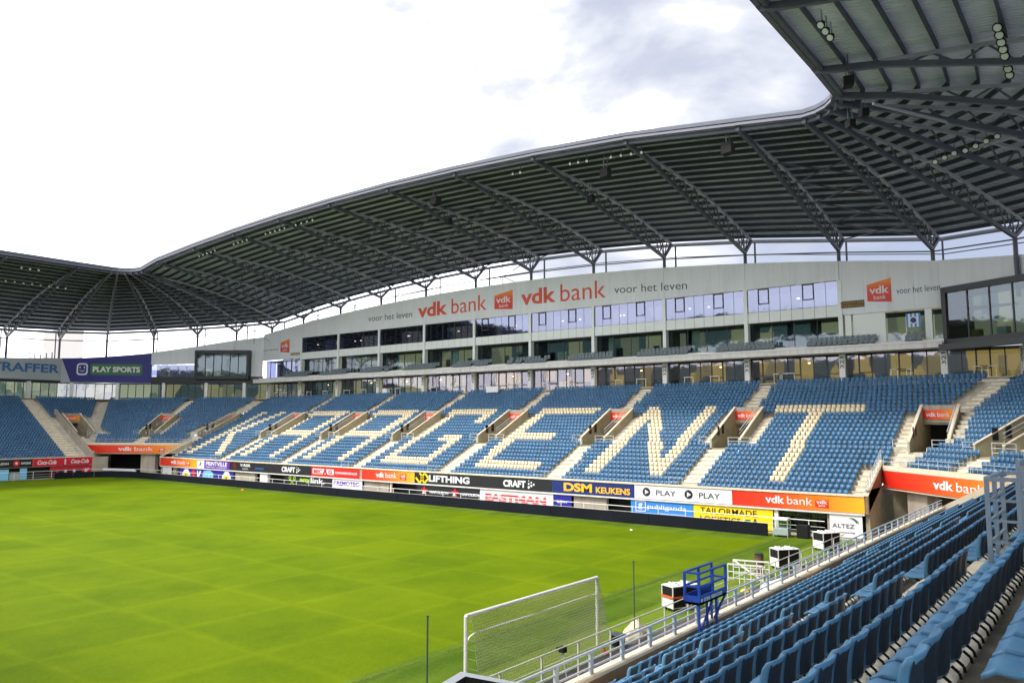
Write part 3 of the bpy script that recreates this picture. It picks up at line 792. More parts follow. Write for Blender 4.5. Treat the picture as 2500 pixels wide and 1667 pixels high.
# white spandrels, panes, pillars per bay
rnd = random.Random(3)
for bi in range(9):
    y0 = NODEY[bi] + 0.2; y1 = NODEY[bi + 1] - 0.2
    L = y1 - y0
    mb = MB(); mb.box(59.62, 60.3, NODEY[bi] - 0.2, NODEY[bi] + 0.2, 15.85, 22.4, M_white); mb.build('pillar', None, S)
    n = 8
    for k in range(n):
        a = y0 + L * k / n; b = y0 + L * (k + 1) / n
        q = MB(); q.box(59.75, 59.8, a + 0.02, b - 0.02, 18.72, 19.86, M_white); q.build('facade_panel', None, S)
        q = MB(); q.box(59.78, 59.80, a + 0.02, b - 0.02, 19.9, 22.36, G_up); wpane = q.build('window_pane', None, S)
        if k in (2, 6) and bi < 5:
            q = MB()
            for (p, r_) in (((a, 20.75), (b, 20.75)), ((a, 22.3), (b, 22.3)), ((a + .04, 20.7), (a + .04, 22.35)), ((b - .04, 20.7), (b - .04, 22.35))):
                q.beam((59.74, p[0], p[1]), (59.74, r_[0], r_[1]), 0.09, 0.09, M_frame, up=(1, 0, 0))
            q.build('opening_frame', None, wpane)
        elif bi >= 5 and k % 2:
            q = MB(); q.beam((59.74, a, 19.9), (59.74, a, 22.36), 0.06, 0.1, M_frame, up=(1, 0, 0)); q.build('mullion', None, wpane)
    q = MB(); q.box(59.81, 59.86, y0, y1, 18.70, 22.4, M_frame)
    m2 = MB()
    for k in range(n + 1):
        a = y0 + L * k / n; m2.box(59.77, 59.9, a - 0.018, a + 0.018, 18.7, 22.4, M_frame)
    m2.box(59.77, 59.9, y0, y1, 18.68, 18.72, M_frame); m2.box(59.77, 59.9, y0, y1, 19.86, 19.9, M_frame)
    m2.build('window_frame', None, S)
    for k in range(4):
        a = y0 + L * k / 4; b = y0 + L * (k + 1) / 4
        q = MB(); q.box(60.48, 60.5, a + 0.03, b - 0.03, 15.9, 18.66, G_low); q.build('window_pane', None, S)
    m2 = MB()
    for k in range(5):
        a = y0 + L * k / 4; m2.box(60.44, 60.54, a - 0.03, a + 0.03, 15.85, 18.7, M_frame)
    m2.box(60.44, 60.54, y0, y1, 15.85, 15.92, M_frame)
    m2.build('window_frame', None, S)
mb = MB(); mb.box(59.62, 60.3, NODEY[9] - 0.2, NODEY[9] + 0.2, 15.85, 22.4, M_white); mb.build('pillar', None, S)
# rooms behind the glass: floors, back walls, partitions
mb = MB()
mb.box(59.95, 66, -9, 104, 18.66, 18.74, M_int); mb.box(59.98, 66, -9, 104, 22.42, 22.6, M_int)
mb.box(60.0, 66, -9, 104, 14.86, 14.92, M_int); mb.box(57.2, 66, -12, 106, 12.0, 12.1, M_conc)
for y in NODEY: mb.box(60.6, 66, y - 0.1, y + 0.1, 12.1, 22.4, M_int)
mb.build('interior', None, S)
mb = MB(); mb.box(64.5, 64.6, -12, 106, 18.7, 22.4, M_lit2); mb.build('interior_wall', None, S)
mb = MB(); mb.box(63.5, 63.6, -12, 106, 15.5, 18.7, M_lit2); mb.build('interior_wall', None, S)
mb = MB(); mb.box(63.0, 63.1, -12, 60, 12.1, 14.9, M_lit); mb.build('interior_wall', None, S)
mb = MB(); mb.box(63.0, 63.1, 60, 106, 12.1, 14.9, M_lit2); mb.build('interior_wall', None, S)
# curtains, screens and furniture in the rooms
for bi in range(9):
    y0 = NODEY[bi]
    for k in range(3):
        q = MB(); a = y0 + rnd.uniform(0.6, 8.2); w = rnd.uniform(0.5, 1.6)
        q.box(61.4, 61.5, a, a + w, 15.9, 18.6 if rnd.random() < .5 else 17.2, rnd.choice([M_white, M_int, M_ochre, M_intdark])); q.build('room_divider', None, S)
    for k in range(2):
        q = MB(); a = y0 + rnd.uniform(0.8, 8.0); q.tube((61.6, a, 21.2), (61.6, a, 21.33), 0.14, M_bulb, 8); q.build('room_lamp', None, S)
    q = MB(); a = y0 + rnd.uniform(0.8, 8.0); q.tube((61.0, a, 14.2), (61.0, a, 14.32), 0.12, M_bulb, 8); q.build('room_lamp', None, S)
# concourse glazing below the balcony with numbered white pillars
pil = [-9.2, -3.0] + NODEY + [103.2]
nums = ['229', '321', '321', '321', '322', '323', '324', '325', '326', '327', '328', '329', '229']
for idx, y in enumerate(pil):
    mb = MB(); mb.box(59.5, 59.9, y - 0.27, y + 0.27, 12.1, 14.9, M_whitepaint); pp = mb.build('number_pillar', None, S)
    co, polys = text_mesh(nums[idx], 0.01, 0.0)
    mn, mx = co.min(0), co.max(0); t = MB()
    for c in co:
        a = (c[0] - mn[0]) / (mx[0] - mn[0]) * 1.15; b = (c[1] - mn[1]) / (mx[1] - mn[1]) * 0.36
        t.v.append((59.49 - (c[2] - mn[2]) * 0.3, y - 0.18 + b, 13.45 + a))
    t.f = polys; t.mi = [0] * len(polys); t.m = [M_pblack]
    t.build('lettering', M_pblack, pp)
for a0, b0 in zip(pil[:-1], pil[1:]):
    a0 += 0.27; b0 -= 0.27; n = max(4, int(round((b0 - a0) / 1.25)))
    m2 = MB()
    for k in range(n):
        a = a0 + (b0 - a0) * k / n; b = a0 + (b0 - a0) * (k + 1) / n
        q = MB(); q.box(59.98, 60.0, a + 0.03, b - 0.03, 12.15, 14.85, G_base); q.build('window_pane', None, S)
        m2.box(59.93, 60.03, a - 0.045, a + 0.045, 12.1, 14.9, M_frame)
        if (k + int(a0)) % 3 == 0:
            for z in (13.0, 14.75): m2.box(59.94, 60.02, a, b, z - 0.05, z + 0.05, M_frame)
            m2.box(59.94, 60.02, b - 0.09, b, 13.0, 14.8, M_frame); m2.box(59.94, 60.02, a, a + 0.09, 13.0, 14.8, M_frame)
    m2.box(59.93, 60.03, a0, b0, 14.78, 14.92, M_frame)
    m2.build('window_frame', None, S)
    for k in range(2):
        q = MB(); a = a0 + rnd.uniform(0.8, b0 - a0 - 2.2); L = rnd.uniform(0.9, 1.8)
        q.beam((59.2, a, 13.15), (59.2, a + L, 13.15), 0.3, 0.06, M_whitepaint)
        for yy in (a + .05, a + L - .05): q.beam((59.2, yy, 12.12), (59.2, yy, 13.12), 0.05, 0.05, M_whitepaint)
        q.build('standing_table', None, S)
# fascia between the long stand and the corners: glazed black lounges
def lounge(parent, A, B, z0, z1, n, out, label=None, far=False):
    A = Vector(A); B = Vector(B); U = (B - A).normalized(); L = (B - A).length; Nn = Vector(out).normalized()
    mb = MB()
    mb.obox(A, U, Nn, 0, L, -3, 1.4, z0 - 0.55, z0, M_boxdark); mb.obox(A, U, Nn, 0, L, -3, 1.4, z1, z1 + 0.55, M_boxdark)
    mb.obox(A, U, Nn, -0.2, 0.2, -3, 1.4, z0 - 0.55, z1 + 0.55, M_boxdark); mb.obox(A, U, Nn, L - 0.2, L + 0.2, -3, 1.4, z0 - 0.55, z1 + 0.55, M_boxdark)
    lo = mb.build('lounge_box', None, parent)
    for k in range(n):
        a = 0.2 + (L - 0.4) * k / n; b = 0.2 + (L - 0.4) * (k + 1) / n
        q = MB(); q.obox(A, U, Nn, a + 0.04, b - 0.04, 1.2, 1.22, z0, z1, G_low); q.build('pane', None, lo)
    m2 = MB()
    for k in range(1, n):
        a = 0.2 + (L - 0.4) * k / n; m2.obox(A, U, Nn, a - 0.06, a + 0.06, 1.16, 1.28, z0, z1, M_frame)
    m2.build('mullion', None, lo)
    q = MB(); q.obox(A, U, Nn, 0.2, L - 0.2, -2.9, -2.8, z0, z1, M_lit3 if far else M_lit2); q.build('back_wall', None, lo)
    for k in range(3):
        q = MB(); a = L * (k + 0.6) / 3.4; q.obox(A, U, Nn, a, a + 0.9, -0.6, 0.1, z0, z0 + 0.8, rnd.choice([M_white, M_ochre, M_white])); q.build('counter', None, lo)
lounge(CS_N, (60.2, -3.9, 0), (56.3, -11.5, 0), 15.7, 20.0, 4, (-0.91, 0.42, 0))
lounge(CS_N, (56.3, -11.7, 0), (50.5, -18.5, 0), 15.7, 20.0, 4, (-0.76, 0.65, 0))
lounge(CS_F, (52.3, 113.5, 0), (57.9, 106.2, 0), 16.2, 20.2, 6, (-0.8, -0.6, 0), far=True)
# facade strips at the corners
def strip(parent, pts, zb, zt, m, name, th=0.25, mate=None):
    for k, (a, b) in enumerate(zip(pts[:-1], pts[1:])):
        A = Vector((a[0], a[1], 0)); B = Vector((b[0], b[1], 0)); U = (B - A).normalized(); Nn = Vector((-U.y, U.x, 0))
        za0, zb0 = (zb[k], zb[k + 1]) if isinstance(zb, (list, tuple)) else (zb, zb)
        za1, zb1 = (zt[k], zt[k + 1]) if isinstance(zt, (list, tuple)) else (zt, zt)
        mb = MB(); n_ = Nn * th
        mb.hexa([A + Vector((0, 0, za0)), B + Vector((0, 0, zb0)), B + n_ + Vector((0, 0, zb0)), A + n_ + Vector((0, 0, za0)),
                 A + Vector((0, 0, za1)), B + Vector((0, 0, zb1)), B + n_ + Vector((0, 0, zb1)), A + n_ + Vector((0, 0, za1))], m)
        mb.build(name, None, parent)
nearpts = [(59.72, -3.0), (56.0, -11.3), (50.2, -18.3), (44.5, -24), (37, -29), (26, -30.5), (-20, -30.5)]
strip(CS_N, nearpts[:4], 20.55, [23.3, 22.2, 21.6, 21.0], M_fascia, 'fascia_panel')
strip(NS, nearpts[3:], 15, [21.0, 20.5, 20.3, 20.3], M_fascia, 'fascia_panel')
strip(CS_N, [(57.2, -3.0), (54.0, -10.5), (48.6, -17.0)], 14.6, 15.15, M_boxdark, 'fascia_panel', th=0.6)
farpts = [(59.72, 105.0), (56.0, 108.2), (51.8, 113.9), (47.15, 120.2)]
strip(CS_F, farpts, [15.9, 15.9, 18.4, 18.3], [23.3, 22.6, 21.5, 20.45], M_fascia, 'fascia_panel')
strip(CS_F, [(59.6, 104.6), (55.9, 108.1), (51.8, 113.7), (47.2, 120.1)], 14.9, 16.15, M_boxdark, 'fascia_panel')
for k in range(5):
    A = Vector((52.0, 113.9, 0)).lerp(Vector((47.2, 120.2, 0)), k / 5); B = Vector((52.0, 113.9, 0)).lerp(Vector((47.2, 120.2, 0)), (k + 1) / 5)
    U = (B - A).normalized(); q = MB(); q.obox(A, U, Vector((-U.y, U.x, 0)), 0.05, (B - A).length - 0.05, 0.1, 0.12, 16.2, 18.35, G_up); q.build('window_pane', None, CS_F)
strip(CS_F, [(54.5, 116.5), (49.5, 122.7)], 15, 18.4, M_lit2, 'interior_wall')
# corner concourse glazing
def concourse(parent, pts, wallm, off=3.0):
    for a, b in zip(pts[:-1], pts[1:]):
        A = Vector((a[0], a[1], 0)); B = Vector((b[0], b[1], 0)); U = (B - A).normalized(); L = (B - A).length; Nn = Vector((-U.y, U.x, 0))
        n = max(2, int(L / 1.3))
        m2 = MB()
        for k in range(n):
            x0 = L * k / n; x1 = L * (k + 1) / n
            q = MB(); q.obox(A, U, Nn, x0 + .04, x1 - .04, 0, 0.02, 12.15, 14.85, G_base); q.build('window_pane', None, parent)
            m2.obox(A, U, Nn, x0 - .05, x0 + .05, -0.04, 0.06, 12.1, 15.0, M_frame)
        m2.obox(A, U, Nn, 0, L, -0.04, 0.06, 14.8, 15.0, M_frame)
        m2.build('window_frame', None, parent)
        q = MB(); q.obox(A, U, Nn, -1, L + 1, off, off + .1, 12.1, 15, wallm); q.obox(A, U, Nn, -1, L + 1, 0, off, 14.92, 15.0, M_int)
        q.obox(A, U, Nn, -0.3, L + 0.3, -0.04, 0.05, 10.0, 12.14, M_wallconc); q.obox(A, U, Nn, -1, L + 1, -1.5, off, 12.0, 12.1, M_wallconc); q.build('interior_wall', None, parent)
        for k in range(max(1, int(L / 6))):
            q = MB(); x = L * (k + 0.3) / max(1, int(L / 6)); q.obox(A, U, Nn, x - .27, x + .27, -0.5, -0.1, 12.1, 15, M_whitepaint); pp = q.build('number_pillar', None, parent)
concourse(CS_N, [(49.5, -18.0), (55.6, -10.8), (59.6, -9.4)][::-1], M_lit)
concourse(CS_F, [(60, 103.4), (56.2, 108.1), (52, 113.8), (47.3, 120.2)][::-1], M_lit2)
concourse(FS, [(47.3, 120.2), (42.2, 127), (35.5, 129.9), (-24, 130.1)][::-1], M_lit3)

# far stand sign band
farband = [(47.15, 120.2), (42.1, 126.8), (35.9, 129.75), (-24, 129.95)]
bandb = [15.0, 15.1, 15.3, 15.3]; bandt = [20.4, 18.9, 18.0, 17.4]
M_bandgrey = mat('band_grey', (0.42, 0.46, 0.49), 0.55, noise=0.06, nscale=0.3)
M_bandblue = mat('band_blue', srgb(34, 34, 122), 0.5)
PLATE = (4.75, 13.2, 2.5, 4.3)
band = thing('sign_band', 'blue and grey sign band with PLAY SPORTS and TRAFFER lettering across the far stand', 'sign', (36, 128, 15))
def hexband(A, B, z, m, name='panel'):
    A = Vector((*A, 0)); B = Vector((*B, 0)); U = (B - A).normalized(); n_ = Vector((U.y, -U.x, 0)) * -0.25
    if n_.y < 0: n_ = -n_
    mb = MB(); k = lambda p, zz: Vector((p.x, p.y, zz))
    mb.hexa([k(A, z[0]), k(B, z[1]), k(B + n_, z[1]), k(A + n_, z[0]), k(A, z[2]), k(B, z[3]), k(B + n_, z[3]), k(A + n_, z[2])], m)
    return mb.build(name, None, band)
Ab = Vector((35.9, 129.75, 0)); Bb = Vector((47.15, 120.2, 0)); Ub = (Bb - Ab).normalized(); nb_ = Ub.cross(Vector((0, 0, 1)))
LB = (Bb - Ab).length
def onb(a, z, off=0.0): return Ab + Ub * a + nb_ * off + Vector((0, 0, z))
ztop = lambda a: 19.2 + 1.2 * (a / LB) ** 1.5
def bandpoly(pts, m, name, off=0.0):
    mb = MB(); mb.poly([onb(a, z, off) for a, z in pts], m); return mb.build(name, None, band)
seg = [LB * k / 8 for k in range(9)]
mb = MB(); mb.box(-24, 36.3, 130.0, 130.2, 14.85, 15.6, M_boxdark); mb.build('under_beam', None, band)
bandpoly([(1.6, 15.1)] + [(LB, 15.0)] + [(a, ztop(a)) for a in seg[::-1]], M_bandblue, 'panel', 0.03)
bandpoly([(0, 15.25), (1.6, 15.1), (0, ztop(0))], M_bandgrey, 'panel', 0.03)
mb = MB()
for a, b in zip(seg[:-1], seg[1:]):
    mb.hexa([onb(a, 14.95), onb(b, 14.95), onb(b, 14.95, -.25), onb(a, 14.95, -.25), onb(a, ztop(a)), onb(b, ztop(b)), onb(b, ztop(b), -.25), onb(a, ztop(a), -.25)], M_bandgrey)
mb.build('backing', None, band)
hexband((35.9, 129.75), (-24, 129.95), (15.3, 15.3, 19.2, 16.2), M_bandgrey)
M_trf = mat('band_letter_blue', srgb(62, 112, 165), 0.5)
text('TRAFFER', (25.0, 129.66, 16.55), (1, 0, 0), 10.6, 1.5, M_trf, band, bold=0.03)
def rrect(c, w, h, r, zc, off, m, q):
    pts = []
    for cx_, cz_, a0 in ((w / 2 - r, h / 2 - r, 0), (-w / 2 + r, h / 2 - r, 90), (-w / 2 + r, -h / 2 + r, 180), (w / 2 - r, -h / 2 + r, 270)):
        for k in range(5):
            t = R(a0 + 22.5 * k); pts.append(onb(c + cx_ + r * math.cos(t), zc + cz_ + r * math.sin(t), off))
    q.poly(pts, m)
PA, PBb, LA, LBb = PLATE
q = MB(); rrect((PA + PBb) / 2, PBb - PA, 1.95, 0.3, 17.35, 0.05, M_green, q); q.build('green_plate', None, band)
text('PLAY SPORTS', onb(PA + .35, 16.85, 0.06), Ub, PBb - PA - .7, 1.0, M_pwhite, band, bold=0.04)
q = MB(); c_ = (LA + LBb) / 2; w_ = LBb - LA
rrect(c_, w_, 2.1, 0.5, 17.35, 0.05, M_pwhite, q); rrect(c_, w_ * .74, 1.55, 0.35, 17.35, 0.07, M_bandblue, q)
for dx in (-0.35, 0.35): q.poly([onb(c_ + dx + a, 17.65 + b, 0.09) for a, b in ((-.1, -.13), (.1, -.13), (.1, .13), (-.1, .13))], M_pwhite)
for k in range(6):
    t0 = R(205 + 26 * k); t1 = R(205 + 26 * (k + 1) - 4)
    q.poly([onb(c_ + 0.5 * math.cos(t), 17.35 + rr_ * math.sin(t), 0.09) for t, rr_ in ((t0, .28), (t1, .28), (t1, .42), (t0, .42))], M_pwhite)
q.build('logo', None, band)
# roof-top silhouettes over the band
q = MB()
for k in range(9):
    x = 27 + k * 0.9; q.beam((x, 129.5, 19.0), (x, 129.5, 19.7 + 0.2 * (k % 3)), 0.12, 0.12, M_steel)
q.build('lamp_row', None, band)

# fascia lettering
UP = (0, -1, 0)
LX = 59.715
def fs(s, y, z, w, h, m, slope, bold=0.0, name='lettering'):
    return text(s, (LX, y, z), UP, w, h, m, S, bold=bold, upfn=lambda a: slope * a, name=name)
def logo(parent, p, u, w, h, red=None, slope=0.0):
    """tilted orange bank plate: left edge lower than the right edge"""
    q = MB(); flat(q, p, u, [(0, 0.1 * h), (w, 0), (w, h), (0, 0.78 * h)], M_red, 0.012)
    o = q.build('logo', gradient_mat('logo_orange', [srgb(205, 45, 25), srgb(220, 70, 25), srgb(235, 150, 35)], 2, p[2] + 0.25 * h, p[2] + h), parent)
    k = Vector(u).normalized(); 
    text('vdk', Vector(p) + k * (0.1 * w) + Vector((0, 0, 0.38 * h)) + k.cross(Vector((0, 0, 1))) * 0.01, u, 0.8 * w, 0.32 * h, M_pwhite, parent, bold=0.02)
    text('bank', Vector(p) + k * (0.27 * w) + Vector((0, 0, 0.15 * h)) + k.cross(Vector((0, 0, 1))) * 0.01, u, 0.5 * w, 0.17 * h, M_pwhite, parent)
fs('voor het leven', 77.0, 23.85, 9.8, 0.95, M_greyletter, -0.008)
fs('vdk', 66.0, 23.5, 6.0, 2.1, M_orangeletter, 0.012, bold=0.03)
fs('bank', 59.2, 23.55, 6.6, 2.2, M_orangeletter, 0.002)
logo(S, (LX, 51.2, 23.25), UP, 3.2, 2.7)
fs('vdk', 46.6, 23.6, 5.7, 2.1, M_orangeletter, -0.012, bold=0.03)
fs('bank', 40.2, 23.5, 6.8, 2.25, M_orangeletter, -0.02)
fs('voor het leven', 32.2, 23.75, 9.6, 0.95, M_greyletter, -0.05)
logo(S, (LX, 3.4, 19.75), UP, 2.2, 2.4)
fs('voor het leven', 0.75, 20.45, 3.75, 0.62, M_greyletter, 0.0)
logo(S, (LX, 99.9, 20.1), UP, 2.6, 2.4)
fs('voor het leven', 105.0, 20.7, 4.4, 0.35, M_greyletter, 0.0)
q = MB()
for r_ in range(2):
    for k in range(10): q.box(59.60, 59.71, 3.75 + k * 0.22, 3.75 + k * 0.22 + 0.17, 19.55 + r_ * 0.32, 19.55 + r_ * 0.32 + 0.26, M_ochre)
q.box(59.66, 59.72, 3.7, 6.0, 19.5, 20.2, M_frame)
q.build('vent_grille', None, S)
q = MB(); q.box(59.60, 59.7, 94.2, 96.8, 19.5, 20.0, M_vom); q.build('vent_grille', None, S)
# panels and openings below the right-hand fascia
q = MB(); q.box(59.9, 60.0, 1.9, 4.9, 15.9, 18.8, M_white); q.build('facade_panel', None, S)
q = MB(); q.box(59.7, 60.1, 5.0, 5.6, 15.9, 18.8, M_white); q.build('pillar', None, S)
q = MB(); q.box(59.7, 60.1, -2.2, -1.6, 15.9, 18.8, M_white); q.build('pillar', None, S)
for a, b in ((0.2, 1.8), (-1.5, 0.1), (-3.1, -2.3)):
    q = MB(); q.box(60.3, 60.32, a, b, 15.9, 18.8, G_low); q.build('window_pane', None, S)
for k in range(7):
    a = 94.3 + k * 1.5; q = MB(); q.box(60.3, 60.32, a + .04, a + 1.46, 15.9, 18.95, G_up); q.build('window_pane', None, S)
    if k % 2 == 0:
        q = MB(); q.box(60.2, 60.32, a, a + .08, 15.9, 18.95, M_frame); q.build('mullion', None, S)
# striped club flag in the window
fl = thing('flag', 'blue and white striped flag with a round crest hanging in the upper box window', 'flag', (60.1, -0.6, 17.2))
q = MB()
for k in range(7): q.box(60.12, 60.14, -1.15 + k * 0.18, -1.15 + (k + 1) * 0.18, 17.2, 18.5, M_pwhite if k % 2 else M_skyblue)
q.build('cloth', None, fl)
q = MB(); disc(q, (60.1, -0.52, 17.85), UP, 0.36, M_pwhite); disc(q, (60.09, -0.52, 17.85), UP, 0.27, M_navy); q.build('crest', None, fl)

# ------------------------------------------------------------------ roof
ROOF = thing('stadium_roof', 'dark steel stadium roof on lattice trusses sweeping round the stands', 'roof', (60, 47, 22))
ST = []                                                   # stations: front, back, node
near_nodes = [((-10.7, -2.1), (-10.7, -30.2), 22.6), ((-1.4, -2.1), (-1.4, -30.2), 22.6), ((7.9, -2.1), (7.9, -30.2), 22.6), ((17.2, -2.1), (17.2, -30.2), 22.6), ((26.5, -2.1), (26.5, -30.2), 22.6),
              ((31.2, -2.0), (37.0, -29.0), 22.7), ((32.4, -1.6), (45.0, -23.7), 23.2), ((33.3, -0.9), (51.0, -17.0), 23.6), ((33.9, 0.0), (56.5, -9.4), 24.0), ((34.15, 1.1), (60.0, -2.5), 24.5)]
for f, n, z in near_nodes:
    ST.append((Vector((*f, 30.0)), n, z))
for y in NODEY: ST.append((Vector((34.0, y, Fz(y))), (60.0, y), Nz(y)))
for f, n, z in [((34, 98.5), (60, 103), 24.8), ((33.8, 99.7), (56.2, 108.1), 24.2), ((33.4, 100.6), (52, 113.8), 23.7), ((32.8, 101.3), (47.3, 120.2), 23.2), ((32.0, 101.9), (42.2, 127), 22.8),
                ((31.2, 102.1), (35.5, 130), 22.6), ((26.6, 102.2), (27.3, 130), 22.3), ((17.3, 102.2), (17.3, 130), 22.3), ((8, 102.2), (8, 130), 22.3), ((-1.3, 102.2), (-1.3, 130), 22.3), ((-10.6, 102.2), (-10.6, 130), 22.3)]:
    ST.append((Vector((*f, 30.6)), n, z))
ST[10] = (Vector((34.0, 6.0, 30.55)), (60.0, 6.0), Nz(6.0))
stations = []
for fr, n, z in ST:
    d = Vector((n[0], n[1], 0)) - Vector((fr.x, fr.y, 0)); d.normalize()
    main = abs(n[0] - 60) < 0.01 and 5 < n[1] < 94
    zb = RB(n[1]) if main else z + 1.55
    back = Vector((n[0], n[1], 0)) + d * 2.4; back.z = zb
    stations.append((fr, back, Vector((n[0], n[1], z)), d))
def on_roof(st, t):                                       # t: 0 front .. 1 back, slightly arched
    fr, bk = st[0], st[1]
    p = fr.lerp(bk, t); p.z += 1.1 * math.sin(math.pi * min(1, t)) * 0.9
    return p
NP = 18
QS = MB()
for k in range(len(stations) - 1):
    a, b = stations[k], stations[k + 1]
    mb = MB(); uv = []
    m_ = 10
    w0 = (a[0] - b[0]).length; w1 = (a[1] - b[1]).length
    for j in range(m_):
        t0, t1 = j / m_, (j + 1) / m_
        up = Vector((0, 0, 0.30))
        P = [on_roof(a, t0) + up, on_roof(b, t0) + up, on_roof(b, t1) + up, on_roof(a, t1) + up]
        mb.poly(P, M_deck)
        wa = w0 + (w1 - w0) * t0; wb = w0 + (w1 - w0) * t1
        uv += [(0, 28 * t0), (wa, 28 * t0), (wb, 28 * t1), (0, 28 * t1)]
        mb.poly([p + Vector((0, 0, 0.25)) for p in P][::-1], M_steel2); uv += [(0, 0)] * 4
    mb.build('roof_deck', None, ROOF, uv=uv)
    for j in range(NP):
        t = 0.055 + (1 - 0.075) * j / (NP - 1)
        q = MB(); pa, pb = on_roof(a, t), on_roof(b, t)
        if (pa - pb).length < 0.5: continue
        solo = 6 <= k <= 21
        (q if solo else QS).beam(pa + Vector((0, 0, 0.11)), pb + Vector((0, 0, 0.11)), 0.13, 0.34, M_purlin)
        if solo: q.build('purlin', None, ROOF)
    # front edge: gutter and pale edge strip
    q = MB(); fa, fb = on_roof(a, 0), on_roof(b, 0)
    df = (a[3] + b[3]).normalized()
    q.beam(fa - df * 0.15 + Vector((0, 0, 0.12)), fb - df * 0.15 + Vector((0, 0, 0.14)), 0.3, 0.20, M_edge)
    q.beam(fa - df * 0.12 + Vector((0, 0, 0.46)), fb - df * 0.12 + Vector((0, 0, 0.46)), 0.42, 0.30, M_steel)
    q.beam(fa + df * 0.35 + Vector((0, 0, -0.1)), fb + df * 0.35 + Vector((0, 0, -0.1)), 0.25, 0.3, M_steel)
    q.build('roof_edge', None, ROOF)
QS.build('purlins', None, ROOF, kind='stuff')
for k, st in enumerate(stations):
    fr, bk, nd, d = st
    q = MB()
    K = on_roof(st, 0.12) + Vector((0, 0, -0.45)); side = Vector((-d.y, d.x, 0))
    top0 = on_roof(st, 0.0) + Vector((0, 0, -0.12))
    q.beam(top0, K, 0.28, 0.42, M_steel)
    # lower chord down to the column head, upper chord along the roof
    q.beam(K, nd, 0.26, 0.34, M_steel)
    prev = K
    tt = [0.12 + (0.985 - 0.12) * j / 12 for j in range(13)]
    for t0, t1 in zip(tt[:-1], tt[1:]):
        q.beam(on_roof(st, t0) + Vector((0, 0, -0.28)), on_roof(st, t1) + Vector((0, 0, -0.28)), 0.22, 0.24, M_steel2)
    endp = on_roof(st, 0.985) + Vector((0, 0, -0.28))
    q.beam(nd, endp, 0.24, 0.3, M_steel)
    nb = 9
    for j in range(1, nb + 1):
        lo = K.lerp(nd, (j - 0.5) / nb if j < nb + 1 else 1)
        u0 = on_roof(st, 0.12 + 0.80 * (j - 1) / nb) + Vector((0, 0, -0.3)); u1 = on_roof(st, 0.12 + 0.80 * j / nb) + Vector((0, 0, -0.3))
        q.beam(u0, lo, 0.10, 0.10, M_steel); q.beam(lo, u1, 0.10, 0.10, M_steel)
    for t in (0.86, 0.90, 0.945):
        q.beam(nd, on_roof(st, t) + Vector((0, 0, -0.3)), 0.09, 0.09, M_steel)
    q.build('roof_truss', None, ROOF)
    q = MB(); q.tube((nd.x, nd.y, nd.z - 5.2), tuple(nd), 0.19, M_steel, 8); q.build('column', None, ROOF)
    bp = on_roof(st, 1.0)
    q = MB(); q.beam((bp.x + d.x * .6, bp.y + d.y * .6, bp.z - 6), (bp.x + d.x * .6, bp.y + d.y * .6, bp.z), 0.16, 0.16, M_steel); q.build('back_post', None, ROOF)
for k in range(len(stations) - 1):
    a, b = stations[k], stations[k + 1]
    q = MB(); q.beam(a[2] - Vector((0, 0, 0.25)), b[2] - Vector((0, 0, 0.25)), 0.12, 0.12, M_steel); q.build('tie_beam', None, ROOF)
    q = MB(); pa = on_roof(a, 1) + a[3] * .6; pb = on_roof(b, 1) + b[3] * .6
    q.beam(pa - Vector((0, 0, 1.6)), pb - Vector((0, 0, 1.6)), 0.09, 0.09, M_steel)
    q.beam(pa - Vector((0, 0, 0.1)), pb - Vector((0, 0, 0.1)), 0.14, 0.4, M_steel); q.build('tie_beam', None, ROOF)
# the rest of the ring: near and opposite sides (roof only, seen from outside the frame)
mir = lambda st: (Vector((-st[0].x, st[0].y, st[0].z)), Vector((-st[1].x, st[1].y, st[1].z)), Vector((-st[2].x, st[2].y, st[2].z)), Vector((-st[3].x, st[3].y, 0)))
ring = [stations[0]] + [mir(s_) for s_ in stations if s_[0].x > 12 ] + [stations[-1]]
for a, b in zip(ring[:-1], ring[1:]):
    mb = MB(); uv = []
    w0 = (a[0] - b[0]).length; w1 = (a[1] - b[1]).length
    for j in range(6):
        t0, t1 = j / 6, (j + 1) / 6; up = Vector((0, 0, 0.3))
        P = [on_roof(a, t0) + up, on_roof(b, t0) + up, on_roof(b, t1) + up, on_roof(a, t1) + up]
        mb.poly(P[::-1], M_deck); uv += [(0, 28 * t1), (w1, 28 * t1), (w1, 28 * t0), (0, 28 * t0)]
        mb.poly([p + Vector((0, 0, .25)) for p in P], M_steel2); uv += [(0, 0)] * 4
    mb.build('roof_deck', None, ROOF, uv=uv)
    q = MB()
    for j in range(15):
        t = 0.055 + (1 - 0.075) * j / 14; q.beam(on_roof(a, t) + Vector((0, 0, .06)), on_roof(b, t) + Vector((0, 0, .06)), .16, .44, M_purlin)
    q.beam(on_roof(a, 0), on_roof(b, 0), .4, .5, M_steel); q.beam(b[2], on_roof(b, .12), .26, .34, M_steel); q.beam(b[2], b[2] - Vector((0, 0, 6)), .3, .3, M_steel)
    q.build('purlin', None, ROOF)
OS = thing('grandstand', 'long grandstand on the opposite side of the pitch, outside the left edge', 'grandstand', (-48, 47.5, 0))
for i in range(1, NROW + 1):
    mb = MB(); a = -E(i); b = -E(i + 1) - (2 if i == NROW else 0)
    mb.poly([(a, -4, F(i)), (a, 100, F(i)), (b, 100, F(i)), (b, -4, F(i))], M_conc); mb.poly([(a, -4, F(i) - .34), (a, 100, F(i) - .34), (a, 100, F(i)), (a, -4, F(i))], M_conc)
    mb.build('terrace_row', None, OS)
mb = MB(); mb.box(-37.4, -37.03, -4, 100, 0, 3, M_wallconc); mb.build('front_beam', None, OS)
